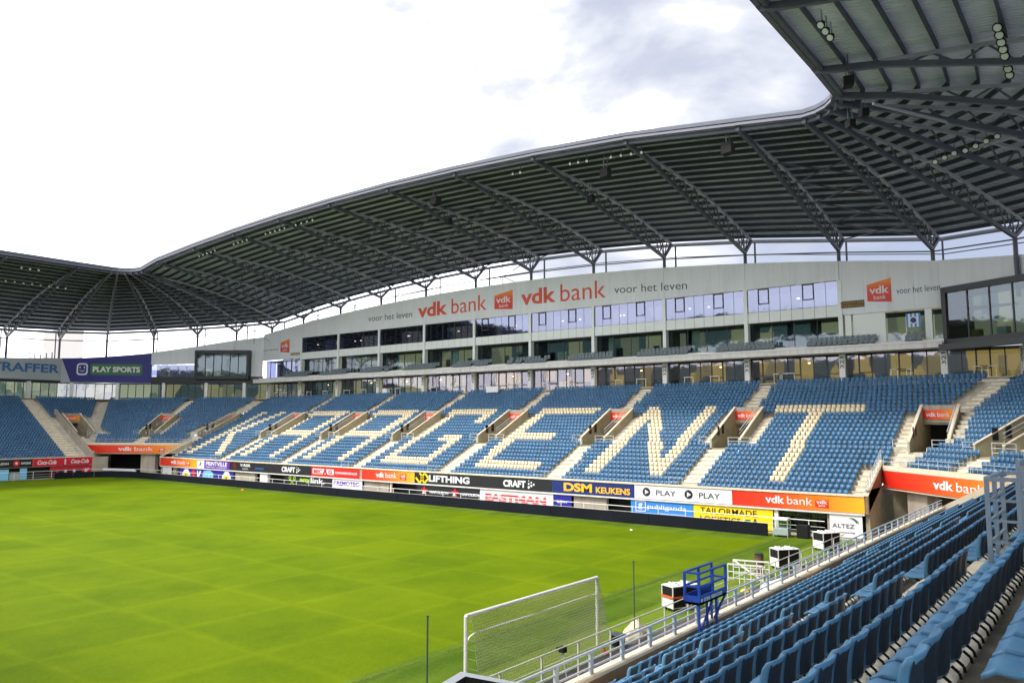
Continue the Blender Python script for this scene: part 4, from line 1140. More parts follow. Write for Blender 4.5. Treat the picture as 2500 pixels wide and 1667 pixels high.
mb = MB(); mb.box(-60.3, -60, -14, 110, 0, 14.9, M_boxdark); mb.box(-62, -57.8, -14, 110, 14.9, 15.5, M_slab); mb.box(-60.3, -60, -14, 110, 15.5, 19.5, M_boxdark); mb.box(-60.3, -59.9, -14, 110, 19.5, 24, M_fascia); mb.build('facade', None, OS)
# cross bracing in some roof bays
for k in (9, 13, 14, 15, 16, 18, 20):
    a, b = stations[k], stations[k + 1]
    q = MB()
    for t0, t1 in ((0.30, 0.48), (0.48, 0.30), (0.48, 0.66), (0.66, 0.48), (0.66, 0.84), (0.84, 0.66), (0.84, 0.98), (0.98, 0.84)):
        q.beam(on_roof(a, t0) + Vector((0, 0, -0.35)), on_roof(b, t1) + Vector((0, 0, -0.35)), 0.11, 0.11, M_steel)
    q.build('wind_brace', None, ROOF)
for k in (14, 20):
    a, b = stations[k], stations[k + 1]
    c = (a[2] + b[2]) / 2 - Vector((0, 0, 0.2)); q = MB()
    for p in (a[2] + Vector((0, 0, 1.6)), b[2] + Vector((0, 0, 1.6)), a[2] - Vector((0, 0, 2.6)), b[2] - Vector((0, 0, 2.6)), c + Vector((0, 0, 2)), c - Vector((0, 0, 2.4))): q.beam(c, p, 0.07, 0.07, M_steel)
    q.build('wind_brace', None, ROOF)
# far-off service bridge under the near corner carrying lamps
q = MB(); q.beam((30, -4.5, 28.3), (44, -12.2, 27.9), 0.14, 0.14, M_steel2); q.beam((44.5, -1.4, 27.8), (38.2, -14.8, 27.4), 0.14, 0.14, M_steel2); q.build('service_rail', None, ROOF)

# floodlights and loudspeakers hung below the roof
def lamp_proto():
    q = MB()
    q.tube((0, 0, 0), (0, 0, 0.22), 0.24, M_steel2, 12, r2=0.14)
    return q
def floodlight(p, aim, label, group, r=0.24):
    t = thing('floodlight', label, 'floodlight', p, group)
    a = Vector(aim).normalized(); P = Vector(p)
    q = MB(); q.tube(P, P - a * 0.26, r * 1.06, M_black, 12, r2=r * 0.5); q.build('housing', None, t)
    q = MB(); q.tube(P + a * 0.03, P - a * 0.01, r * 0.74, M_lamp, 14); q.build('lens', None, t)
    q = MB(); q.beam(P - a * 0.2, P - a * 0.1 + Vector((0, 0, 0.75)), 0.05, 0.05, M_steel); q.build('bracket', None, t)
for k in range(8):
    floodlight((21.9 + 0.94 * k, -12.1 + 0.02 * k, 27.5), (-0.75, 0.35, -0.7), 'round floodlight, %s from the top of the long hanging row at top right' % ORD[k], 'row of eight floodlights under the near roof', r=0.25)
for k in range(3):
    floodlight((14.5 + 0.75 * k, -5.8, 26.6), (-0.7, 0.3, -0.75), 'round floodlight, %s from the top of the three by the upper right roof edge' % ORD[k], 'three floodlights behind the near roof edge', r=0.21)
cl = [((33.5, 15.0), 4, 1.0), ((33.5, 20.5), 3, 0.9), ((33.5, 28.0), 2, 0.9), ((33.5, 59.6), 4, 1.1), ((33.5, 65.2), 5, 1.0), ((33.5, 73.4), 4, 1.0), ((33.5, 81.0), 5, 1.0)]
for ci, ((x, y), n, sp_) in enumerate(cl):
    for k in range(n):
        yy = y + k * sp_; zz = Fz(yy) - 0.75
        floodlight((x + 1.9, yy, zz), (-0.8, -0.35, -0.5), 'small floodlight, %s from right, %s' % (ORD[k], ['rightmost cluster under the long roof edge', 'cluster left of the square loudspeaker at the long roof edge',
            'lone pair under the long roof edge', 'cluster of four at the long roof edge, left half', 'cluster of five, left half of the long roof edge',
            'second cluster from the far corner of the roof edge', 'cluster nearest the far corner of the roof edge'][ci]), 'floodlights under the long roof edge, cluster %s' % 'abcdefg'[ci], r=0.16)
for k in range(7):
    floodlight((41.6 - 0.62 * k + (0.5 if k > 2 else 0), -6.0 - 1.15 * k * 0.62, 27.3), (-0.7, 0.1, -0.6), 'round floodlight, %s from the left on the slanting corner service rail' % ORD[6 - k], 'floodlights on the corner service rail', r=0.22)
for k in range(10):
    floodlight((17.5 + 1.15 * k, 109.5, 28.3), (-0.2, -0.8, -0.5), 'tiny floodlight, %s from the left in the row under the distant end roof' % ORD[k], 'floodlights under the far roof', r=0.2)
for k in range(3):
    floodlight((19.9 + 1.1 * k, 104.3, 29.6), (-0.2, -0.8, -0.5), 'tiny floodlight, %s from left of the three at the distant roof edge' % ORD[k], 'three lamps at the far roof edge', r=0.2)
def speaker(p, s, label, yaw=0.0):
    t = thing('loudspeaker', label, 'loudspeaker', p, 'black loudspeakers under the roof')
    q = MB(); P = Vector(p); s = s * .85; U = Vector((math.cos(yaw), math.sin(yaw), 0)); Nn = Vector((-U.y, U.x, 0))
    q.hexa([P + U * a + Nn * b + Vector((0, 0, c)) for a, b, c in ((-s, -s, -s), (s, -s, -s), (s * .9, s, -s * 1.2), (-s * .9, s, -s * 1.2), (-s, -s, s), (s, -s, s), (s, s, s * .8), (-s, s, s * .8))], M_black); q.build('cabinet', None, t)
    q = MB(); q.beam(P + U * s * .8, P + U * s * .8 + Vector((0, 0, 1.6)), .05, .05, M_steel); q.beam(P - U * s * .8, P - U * s * .8 + Vector((0, 0, 1.6)), .05, .05, M_steel); q.build('hanger', None, t)
speaker((35.8, 39.5, 31.2), 0.5, 'black loudspeaker hung under the long roof edge, leftmost of the large ones')
speaker((35.8, 18.8, 30.0), 0.45, 'black square loudspeaker beside the row of floodlights at the roof edge')
speaker((35.0, 7.2, 29.4), 0.48, 'black loudspeaker under the roof edge where the long side meets the corner')
speaker((26.1, -4.0, 28.5), 0.36, 'black box loudspeaker under the near roof at upper right', 0.5)
speaker((31.4, -3.6, 28.4), 0.3, 'black loudspeaker tucked among the corner trusses', 0.8)
speaker((32.8, -2.4, 28.4), 0.3, 'black loudspeaker hanging right under the corner of the roof edge', 1.0)
speaker((40.5, 23.3, 29.6), 0.35, 'small black loudspeaker hanging among the trusses mid roof, right')
speaker((40.5, 42.0, 30.4), 0.35, 'small black loudspeaker hanging among the trusses mid roof, left')

# ------------------------------------------------------------------ advertising boards
def board(name, label, y0, y1, z0, z1, m, x=36.99, th=0.03, cat='banner'):
    """board on the long stand facing the pitch; y0 > y1 is its left edge as read"""
    t = thing(name, label, cat, (x, (y0 + y1) / 2, z0))
    q = MB(); q.box(x, x + th, y1 + 0.02, y0 - 0.02, z0, z1, m); q.build('panel', m, t)
    return t
BZ0, BZ1 = 1.80, 2.90
def bt(t, s, y, z, w, h, m, bold=0.0, shear=0.0, x=36.985):
    return text(s, (x, y, z), UP, w, h, m, t, bold=bold, shear=shear)
def bank_banner(label, y0, y1, a, b, rev=False, scale=1.0):
    m = gradient_mat('bank_banner_gradient', [srgb(214, 40, 22), srgb(222, 62, 26), srgb(238, 120, 30), srgb(242, 176, 36)], 1, y0, y1)
    t = board('bank_banner', label, y0, y1, BZ0, BZ1, m)
    L = y0 - y1
    bt(t, 'vdk', y0 - a * L, 2.12, 0.15 * L * scale, 0.56, M_pwhite, bold=0.03)
    bt(t, 'bank', y0 - (a + 0.17 * scale) * L, 2.12, 0.19 * L * scale, 0.56, M_pwhite)
    logo(t, (36.985, y0 - b * L, 1.98), UP, 0.95, 0.8)
    return t
bank_banner('orange bank banner at the near end of the long stand, below the letter T', 8.5, -1.15, 0.27, 0.65)
bank_banner('orange bank banner in the middle, left of the yellow linked logo', 51.65, 43.3, 0.28, 0.74, scale=1.1)
bank_banner('orange bank banner at the far end of the long stand', 96.2, 86.1, 0.30, 0.72, scale=1.1)
t = board('banner', 'white banner with two black play buttons and the word PLAY twice', 17.1, 8.5, BZ0, BZ1, M_pwhite)
for y in (16.3, 12.5):
    q = MB(); disc(q, (36.985, y - 0.35, 2.36), UP, 0.36, M_pblack); 
    c = Vector((36.985, y - 0.35, 2.36)); q.poly([c + Vector((-0.012, 0.13, -0.2)), c + Vector((-0.012, -0.22, 0)), c + Vector((-0.012, 0.13, 0.2))], M_pwhite)
    q.build('play_button', None, t)
    bt(t, 'PLAY', y - 1.25, 2.14, 1.75, 0.42, M_pblack)
t = board('banner', 'dark blue banner with yellow DSM KEUKENS lettering', 25.6, 17.1, BZ0, BZ1, M_navy)
bt(t, 'DSM', 24.3, 1.98, 3.0, 0.76, M_gold, bold=0.04); bt(t, 'KEUKENS', 20.9, 1.98, 3.4, 0.55, M_gold, bold=0.03)
t = board('banner', 'black banner with white LIFTHING lettering and a yellow linked diamond logo', 43.3, 34.0, BZ0, BZ1, M_pblack)
bt(t, 'LIFTHING', 41.2, 2.02, 5.6, 0.68, M_pwhite, bold=0.04)
q = MB()
for cy in (0.0, 0.75):
    c = Vector((36.985, 42.55 - cy, 2.35))
    for k in range(4):
        p0 = [(-.55, 0), (0, .5), (.55, 0), (0, -.5)][k]; p1 = [(-.55, 0), (0, .5), (.55, 0), (0, -.5)][(k + 1) % 4]
        if cy == 0 and k == 0: continue
        q.beam(c + Vector((0, -p0[0], p0[1])), c + Vector((0, -p1[0], p1[1])), 0.2, 0.03, M_yellow, up=(1, 0, 0))
q.build('logo', None, t)
def craft(label, y0, y1, ya):
    t = board('banner', label, y0, y1, BZ0, BZ1, M_pblack)
    bt(t, 'CRAFT', ya, 2.02, 2.7, 0.66, M_pwhite, bold=0.05)
    q = MB()
    for a, b, r in ((0.2, .1, .13), (.2, .42, .1), (.2, .7, .06), (.5, .25, .12), (.5, .55, .09), (.78, .38, .1)): disc(q, (36.985, ya - 2.85 - a, 2.0 + b), UP, r, M_pwhite, 10)
    q.build('logo', None, t); return t
craft('black banner with white CRAFT lettering between LIFTHING and DSM KEUKENS', 34.0, 25.6, 31.3)
craft('black banner with white CRAFT lettering left of the red container banner', 68.1, 60.7, 66.5)
t = board('banner', 'dark banner with small white and blue writing left of the distant CRAFT banner', 78.0, 68.1, BZ0, BZ1, M_pblack)
for z in (2.05, 2.3, 2.55): bt(t, '///', 77.2, z, 0.8, 0.16, M_red)
bt(t, 'V-REIR', 75.5, 2.35, 2.3, 0.36, M_pwhite, bold=0.03); bt(t, 'FINANCE', 75.0, 2.0, 1.3, 0.16, M_pwhite); bt(t, 'CONCRETE', 72.2, 2.1, 1.9, 0.24, M_skyblue)
t = board('banner', 'red banner with a white name box and CONTAINERVERHUUR lettering', 60.7, 52.05, BZ0, BZ1, M_red)
q = MB(); flat(q, (36.985, 60.4, 2.05), UP, [(0, 0), (3.9, 0), (3.9, .62), (0, .62)], M_pwhite); q.build('name_box', None, t)
bt(t, 'BEC', 60.2, 2.14, 1.6, .42, M_red, bold=0.04, x=36.975); bt(t, 'A', 58.5, 2.0, .9, .8, M_red, bold=0.05, x=36.97); bt(t, 'G', 57.5, 2.14, .7, .42, M_red, bold=0.04, x=36.975)
bt(t, 'CONTAINERVERHUUR', 56.3, 2.18, 3.9, .26, M_pwhite, bold=0.02)
t = board('banner', 'purple banner with white PRINTVILLE lettering at the distant end of the long stand', 84.2, 78.0, BZ0, BZ1, M_purple)
bt(t, 'PRINTVILLE', 83.8, 2.2, 5.2, .55, M_pwhite, bold=0.03); bt(t, 'PRINTING COMPANY', 83.8, 1.92, 5.2, .18, M_pwhite)
t = board('banner', 'small white banner with a grey leaf mark beside the purple banner', 86.1, 84.2, BZ0, BZ1, M_pwhite)
q = MB(); flat(q, (36.985, 85.5, 2.05), UP, [(0, 0), (.55, .25), (.35, .7)], M_greyletter); q.build('logo', None, t)

# boards under the beam, on the low wall
LZ0, LZ1 = 0.05, 1.62
def low(label, y0, y1, m, x=37.05, z0=LZ0, z1=LZ1): return board('advertising_board', label, y0, y1, z0, z1, m, x=x, cat='advertising board')
def lt(t, s, y, z, w, h, m, bold=0.0, x=37.04): return text(s, (x, y, z), UP, w, h, m, t, bold=bold)
t = low('white board with grey ALTEZ lettering and a green swoosh at the stand corner', 1.3, -0.95, M_pwhite, z1=1.7)
lt(t, 'ALTEZ', 1.1, 0.70, 1.5, 0.28, M_greyletter)
q = MB()
for off, m_ in ((0, M_greyletter), (0.13, M_green)):
    pts = [(0.9 + off + 0.10 * k, 1.42 - 0.008 * k * k * (1.3) + 0.03 * k + off * .2) for k in range(8)]
    lo_ = [(a + 0.01, b - 0.02 - 0.022 * k) for k, (a, b) in enumerate(pts)]
    flat(q, (37.04, 1.15, 0.06), UP, [(a * .8 + .45, b * .8 + .2) for a, b in pts + lo_[::-1]], m_, 0.01 + off * .02)
q.build('swoosh', None, t)
lt(t, 'tuinaanleg', 0.6, 0.32, 1.0, 0.14, M_greyletter)
t = low('yellow board with black TAILORMADE LOGISTICS lettering behind the end of the black perimeter board', 11.8, 5.35, M_yellow)
lt(t, 'TAILORMADE', 11.2, 1.0, 4.6, 0.44, M_pblack, bold=0.005); lt(t, 'LOGISTICS', 11.2, 0.36, 3.3, 0.42, M_pblack, bold=0.005)
q = MB(); flat(q, (37.04, 7.7, 0.4), UP, [(0, 0), (.4, 0), (.6, .35), (.2, .35)], M_green); flat(q, (37.04, 7.0, 0.4), UP, [(0, 0), (.5, 0), (.25, .5)], M_pblack); q.build('logo', None, t)
t = low('sky blue board with white publiganda lettering and a speech-bubble logo', 17.5, 11.8, M_skyblue)
lt(t, 'publiganda', 15.9, 0.88, 3.5, 0.48, M_pwhite, bold=0.01); lt(t, 'creatieve communicatie', 14.9, 0.62, 2.5, 0.12, M_pwhite)
q = MB()
for a, b in (((0, 0), (.9, 0)), ((.9, 0), (.9, .8)), ((.9, .8), (0, .8)), ((0, .8), (0, -.15))): q.beam((37.035, 17.0 - a[0], .75 + a[1]), (37.035, 17.0 - b[0], .75 + b[1]), .07, .02, M_pwhite, up=(1, 0, 0))
q.build('logo', None, t); lt(t, 'g', 16.78, 0.9, .42, .5, M_pwhite, bold=0.02)
t = low('white board with red striped EASTMAN lettering', 34.3, 25.5, M_pwhite)
lt(t, 'EASTMAN', 33.6, 0.55, 7.3, 0.72, M_red, bold=0.05)
q = MB()
for z in (0.72, 0.93): flat(q, (37.02, 33.8, z), UP, [(0, 0), (7.7, 0), (7.7, .05), (0, .05)], M_pwhite)
q.build('stripe', None, t)
t = low('small dark blue board with a white mark right of the EASTMAN board', 25.45, 23.5, M_royal)
lt(t, 'BJÖRN', 25.1, 0.85, 1.1, .3, M_pwhite, bold=0.03)
t = low('black board with two red stars and white NAPOLEON lettering', 43.0, 34.3, M_pblack)
for y in (42.5, 38.2):
    q = MB(); c = (37.04, y - 0.6, 1.05); flat(q, c, UP, [(0.55 * (1 if k % 2 == 0 else .42) * math.sin(2 * math.pi * k / 10), 0.55 * (1 if k % 2 == 0 else .42) * math.cos(2 * math.pi * k / 10)) for k in range(10)], M_red); flat(q, c, UP, [(-.3, -.3), (.1, -.3), (0, .05), (-.15, .05)], M_pwhite, .012); q.build('star', None, t)
    lt(t, 'NAPOLEON', y - 1.4, 0.85, 2.6, .26, M_pwhite, bold=0.03)
t = low('white board with dark red REMOTEC lettering', 56.8, 51.6, M_pwhite)
lt(t, '//', 56.6, 0.95, .4, .45, M_purple, bold=0.02); lt(t, 'REMOTEC', 56.0, 0.9, 3.9, .5, M_purple, bold=0.02)
t = low('black board with lime and white anylink lettering', 65.9, 56.8, M_pblack)
lt(t, 'any', 62.9, 0.85, 2.0, .52, M_lime, bold=0.04); lt(t, 'link.', 60.8, 0.9, 2.6, .66, M_pwhite, bold=0.02)
q = MB()
for a, b in ((-.45, .45), (.45, .45)): disc(q, (37.04, 64.4 - a, 0.9 + b), UP, .25, M_lime, 12); disc(q, (37.035, 64.4 - a, 0.9 + b), UP, .14, M_pblack, 12)
q.beam((37.035, 64.8, .6), (37.035, 64.0, 1.1), .1, .02, M_lime, up=(1, 0, 0)); q.beam((37.035, 64.0, .6), (37.035, 64.8, 1.1), .1, .02, M_lime, up=(1, 0, 0)); q.build('logo', None, t)
t = low('royal blue board with yellow and white rounded house shapes near the far corner', 90.8, 77.1, M_royal)
for y in (89.8, 79.6):
    q = MB(); flat(q, (37.04, y, 0.1), UP, [(-.2, 0), (1.9, 0), (1.9, .8), (1.3, 1.45), (.5, 1.45), (-.2, .8)], M_pwhite); flat(q, (37.04, y, 0.12), UP, [(0, 0), (1.7, 0), (1.7, .6), (1.2, .85), (.4, .85), (0, .6)], M_yellow, .014); disc(q, (37.03, y - .85, .7), UP, .2, M_green, 8); q.build('shape', None, t)
q = MB(); disc(q, (37.04, 87.0, 1.0), UP, .5, M_red, 14); flat(q, (37.04, 86.0, .5), UP, [(0, 0), (.5, 0), (1.0, .9), (.6, .9), (.3, .4), (.2, .9), (-.1, .9)], M_pwhite); flat(q, (37.04, 84.8, .3), UP, [(0, 0), (2.8, .1), (2.9, .9), (1.9, 1.3), (.4, 1.1)], M_ltblue); q.build('shape', None, t)
t = low('white board with an orange spot under the farthest bank banner', 95.5, 93.0, M_pwhite)
q = MB(); disc(q, (37.04, 94.3, .35), UP, .4, M_gold, 12); q.build('spot', None, t)

# banners in the corners
def cbanner(CM, CN, U, rev, label, L0, L1, fr):
    Ur = -U if not rev else U                              # reading direction
    Ur = Vector(Ur)
    o = CM + Ur * L0
    ax = 0
    e = CM + Ur * L1
    t = thing('bank_banner', label, 'banner', tuple(o + Vector((0, 0, 3.3))))
    m = gradient_mat('corner_banner_gradient', [srgb(210, 32, 24), srgb(224, 62, 26), srgb(236, 110, 30), srgb(242, 180, 34)], 0, o.x, e.x)
    q = MB(); q.obox(o, Ur, CN, 0, L1 - L0, -0.03, 0.0, 3.38, 4.58, m); q.build('panel', m, t)
    L = L1 - L0; n_ = -CN * 0.04
    text('vdk', o + Ur * (fr[0] * L) + n_ + Vector((0, 0, 3.72)), Ur, .14 * L, .6, M_pwhite, t, bold=0.03)
    text('bank', o + Ur * ((fr[0] + .16) * L) + n_ + Vector((0, 0, 3.72)), Ur, .18 * L, .6, M_pwhite, t)
    logo(t, tuple(o + Ur * (fr[1] * L) + n_ + Vector((0, 0, 3.55))), Ur, .9, .85)
cbanner(CM_N, CN_N, U_N, False, 'orange bank banner on the diagonal corner beam at right, above the open gateway', -7.1, 7.1, (.40, .80))
cbanner(CM_F, CN_F, U_F, True, 'orange bank banner on the diagonal beam of the far corner', -8.6, 8.6, (.34, .74))

# far end stand banners
def fboard(name, label, x0, x1, z0, z1, m, y=106.9, cat='banner'):
    t = thing(name, label, cat, ((x0 + x1) / 2, y, z0)); q = MB(); q.box(x0, x1, y, y + .03, z0, z1, m); q.build('panel', m, t); return t
X1 = (1, 0, 0)
t = fboard('banner', 'crimson banner with two white Coca-Cola scripts on the far stand', 23.9, 32.1, 1.8, 2.9, M_cokered)
for x in (24.5, 29.0): text('Coca-Cola', (x, 106.89, 2.05), X1, 2.5, .6, M_pwhite, t, bold=0.02, shear=0.35)
q = MB()
for z, r in ((2.05, .12), (2.2, .15), (2.35, .12), (2.5, .14), (2.65, .08)): disc(q, (28.2, 106.89, z), X1, r, M_pwhite, 10)
q.build('bottle_mark', None, t)
t = fboard('banner', 'black banner with a red round mark left of the crimson banner', 8, 23.85, 1.8, 2.9, M_pblack)
q = MB(); disc(q, (21.8, 106.89, 2.35), X1, .42, M_red, 16); disc(q, (21.8, 106.88, 2.35), X1, .16, M_pwhite, 12); q.build('roundel', None, t)
text('NAPOLEON', (22.4, 106.89, 2.2), X1, 1.2, .28, M_pwhite, t, bold=.03); text('NAPOLEON', (18.4, 106.89, 2.2), X1, 2.4, .28, M_pwhite, t, bold=.03)
t = fboard('advertising_board', 'red board with black openings and white symbols below the crimson banner', 26.2, 32.05, 0.05, 1.6, M_cokered, cat='advertising board')
for x, w in ((26.25, .75), (27.35, .7), (28.55, .7), (29.75, .85)):
    q = MB(); q.box(x, x + w, 106.86, 106.89, 0.05, 1.2, M_pblack); q.build('opening', None, t)
text('K', (31.0, 106.87, .25), X1, .7, 1.0, M_pwhite, t, bold=.05)
for x in (28.15, 29.35): text('8', (x, 106.87, .25), X1, .3, .95, M_pwhite, t, bold=.05)
t = fboard('advertising_board', 'pale blue board at the left edge of the far stand wall', 14, 20.9, 0.05, 1.55, M_ltblue, cat='advertising board')
text('argenta', (15.5, 106.88, .7), X1, 3.2, .4, M_pwhite, t)
t = fboard('advertising_board', 'narrow pale blue board beside the far spectator fence', 22.3, 23.2, 0.05, 1.6, M_ltblue, cat='advertising board')
q = MB(); q.box(21.0, 22.2, 106.5, 106.9, 0.05, 1.0, M_ggrey); tag(q.build('kiosk', None), 'small grey box standing between the two pale blue boards', 'box')

# ------------------------------------------------------------------ perimeter boards
pb = thing('perimeter_board', 'long black switched-off LED perimeter board along the touchline and round the far corner', 'perimeter board', (34.6, 55, 0))
path = [(34.6, 4.9)]
y = 4.9
while y < 96: y += 3.2; path.append((34.6, y))
path += [(34.3, 99.6), (33.2, 102.3), (31.2, 104.2), (28.6, 105.0), (26.2, 105.2)]
for k, (a, b) in enumerate(zip(path[:-1], path[1:])):
    q = MB(); A = Vector((*a, 0)); B = Vector((*b, 0)); U = (B - A).normalized(); Nn = Vector((U.y, -U.x, 0)); L = (B - A).length
    j = 0.012 * ((k * 7) % 3 - 1)
    o = q.obox(A, U, Nn, 0.012, L - 0.012, 0 + j, 0.10 + j, 0.02, 0.88, M_led)
    q.obox(A, U, Nn, L * .25, L * .25 + .05, .1, .75, 0.02, 0.06, M_led); q.obox(A, U, Nn, L * .75, L * .75 + .05, .1, .75, 0.02, 0.06, M_led)
    q.build('board_panel', None, pb)

# ------------------------------------------------------------------ seats
def seat_rows_local(lo):
    """low detail seat: back shell, pan (local +y faces the pitch)"""
    v = []; f = []
    def bx(x0, x1, y0, y1, z0, z1, dy=0.0, skip=()):
        b = len(v)
        v.extend([(x0, y0, z0), (x1, y0, z0), (x1, y1, z0), (x0, y1, z0), (x0, y0 - dy, z1), (x1, y0 - dy, z1), (x1, y1 - dy, z1), (x0, y1 - dy, z1)])
        for fi, q in enumerate(((3, 2, 1, 0), (4, 5, 6, 7), (0, 1, 5, 4), (1, 2, 6, 5), (2, 3, 7, 6), (3, 0, 4, 7))):
            if fi in skip: continue
            f.append(tuple(b + i for i in q))
    bx(-.168, .168, 0.0, .035, .38, .80, dy=.05)
    bx(-.168, .168, .03, .42, .38, .435)
    return v, f
def seat_mid():
    v = []; f = []
    # back: curved grid with side wings, two skins
    nx, nz = 6, 5
    W = 0.195
    def back(x, t, off):
        z = .465 + .365 * t
        wing = 0.060 * (abs(x) ** 3.0)
        y = 0.0 - 0.05 * t + 0.015 * math.sin(math.pi * t) + wing + 0.018 * max(0, t - .8) * -4
        xx = x * W * (1.0 - 0.06 * max(0, t - .75) * 4 * (abs(x) ** 2))
        return (xx, y + off, z - (0.018 * abs(x) ** 4 if t > .95 else 0))
    grids = []
    for off in (0.0, 0.022):
        g = []
        for j in range(nz + 1):
            for i in range(nx + 1):
                g.append(len(v)); v.append(back(-1 + 2 * i / nx, j / nz, off))
        grids.append(g)
    idx = lambda g, i, j: g[j * (nx + 1) + i]
    for j in range(nz):
        for i in range(nx):
            f.append((idx(grids[0], i, j), idx(grids[0], i + 1, j), idx(grids[0], i + 1, j + 1), idx(grids[0], i, j + 1)))
            f.append((idx(grids[1], i, j + 1), idx(grids[1], i + 1, j + 1), idx(grids[1], i + 1, j), idx(grids[1], i, j)))
    for j in range(nz):
        for i in (0, nx):
            q = (idx(grids[0], i, j), idx(grids[0], i, j + 1), idx(grids[1], i, j + 1), idx(grids[1], i, j)); f.append(q if i == 0 else q[::-1])
    for i in range(nx):
        f.append((idx(grids[0], i, nz), idx(grids[0], i + 1, nz), idx(grids[1], i + 1, nz), idx(grids[1], i, nz)))
        f.append((idx(grids[1], i, 0), idx(grids[1], i + 1, 0), idx(grids[0], i + 1, 0), idx(grids[0], i, 0)))
    nb = len(v); nfb = len(f)
    # pan: dished, front edge rolled down
    ny = 5
    def pan(x, t, off):
        y = .075 + .36 * t
        z = .445 + 0.012 * (abs(x) ** 2) - 0.02 * math.sin(math.pi * t) - (0.055 * max(0, (t - .82) / .18) ** 2)
        return (x * (0.180 - 0.010 * t), y, z - off)
    gs = []
    for off in (0.0, 0.03):
        g = []
        for j in range(ny + 1):
            for i in range(nx + 1): g.append(len(v)); v.append(pan(-1 + 2 * i / nx, j / ny, off))
        gs.append(g)
    for j in range(ny):
        for i in range(nx):
            f.append((idx(gs[0], i, j), idx(gs[0], i + 1, j), idx(gs[0], i + 1, j + 1), idx(gs[0], i, j + 1)))
            f.append((idx(gs[1], i, j + 1), idx(gs[1], i + 1, j + 1), idx(gs[1], i + 1, j), idx(gs[1], i, j)))
    for j in range(ny):
        for i in (0, nx):
            q = (idx(gs[0], i, j), idx(gs[0], i, j + 1), idx(gs[1], i, j + 1), idx(gs[1], i, j)); f.append(q if i == 0 else q[::-1])
    for i in range(nx):
        f.append((idx(gs[0], i, ny), idx(gs[0], i + 1, ny), idx(gs[1], i + 1, ny), idx(gs[1], i, ny)))
    return v, f, nb, nfb

acc_v, acc_f, acc_m, acc_n = [], [], [], 0
def add_instances(v, f, pos, rot, mi):
    """pos (n,3), rot (n,), mi (n,) -> accumulate transformed copies"""
    global acc_n
    v = np.array(v, dtype=np.float64); f = np.array(f, dtype=np.int64); pos = np.array(pos); rot = np.array(rot)
    c, s = np.cos(rot)[:, None], np.sin(rot)[:, None]
    X = v[None, :, 0] * c - v[None, :, 1] * s + pos[:, 0:1]
    Y = v[None, :, 0] * s + v[None, :, 1] * c + pos[:, 1:2]
    Z = v[None, :, 2] + pos[:, 2:3]
    V = np.stack([X, Y, Z], -1).reshape(-1, 3)
    n = len(pos)
    Fc = (f[None] + (np.arange(n) * len(v))[:, None, None]).reshape(-1, 4) + acc_n
    acc_v.append(V); acc_f.append(Fc); acc_m.append(np.repeat(np.array(mi), len(f))); acc_n += len(V)

rs = np.random.RandomState(5)
def cream(i, y):
    """rows and places of the cream seats that spell the letters"""
    if i < 3 or i > 20: return False
    k = (20 - i) / 17.0
    b = lambda lo, hi: lo <= y <= hi
    if i >= 19 and (b(1.9, 9.9) or b(29.5, 37.3) or b(44.1, 51.5) or b(58.4, 65.6) or b(72.5, 79.9)): return True
    if b(5.2, 6.5) and i < 19: return True                                     # T
    if b(22.15, 23.5) or b(15.7, 17.05): return True                            # N
    c = 22.75 + (16.4 - 22.75) * k
    if b(c - .68, c + .68): return True
    if b(35.95, 37.3): return True                                              # E
    if i in (11, 12) and b(31.2, 37.3): return True
    if i in (3, 4) and b(29.3, 37.2): return True
    if b(49.95, 51.5): return True                                              # G
    if i in (3, 4) and b(43.8, 51.4): return True
    if i in (16, 17, 18) and b(43.9, 45.1): return True
    if i <= 11 and b(43.9, 45.25): return True
    if i in (10, 11) and b(43.9, 47.1): return True
    for o in (0, 13.95):                                                        # A A
        if b(64.1 + o, 65.5 + o) or b(57.6 + o, 58.95 + o): return True
        if i in (11, 12) and b(57.6 + o, 65.5 + o): return True
    if b(91.7, 93.2): return True                                               # K
    if i >= 11:
        c = 90.6 + (87.4 - 90.6) * (i - 11) / 9.0
    else: c = 90.6 + (84.8 - 90.6) * (11 - i) / 8.0
    return b(c - .85, c + .85)

lv, lf = seat_rows_local(True)
P_, R_, M_ = [], [], []
SP = 0.42
for i in range(1, NROW + 1):
    x = E(i + 1) - 0.03; z = F(i)
    a = 0.15 if i <= 6 else (-1.55 if i <= 10 else (-1.35 if i <= 18 else bendN(i) + 0.9))
    bnd = 94.7 if i <= 6 else (96.7 if i <= 18 else bendF(i) - 0.9)
    yy = np.arange(a + .2 + (0.21 if i % 2 else 0) * 0, bnd, SP)
    for y in yy:
        bad = False
        for c in AIS:
            d = y - c
            if (i <= 10 and abs(d) < 1.0) or (11 <= i <= 18 and -3.25 < d < 2.0) or (i >= 19 and -0.9 < d < 0.72): bad = True; break
        if bad: continue
        P_.append((x + rs.normal(0, .006), y + rs.normal(0, .006), z)); R_.append(R(90)); M_.append(1 if cream(i, y) else 0)
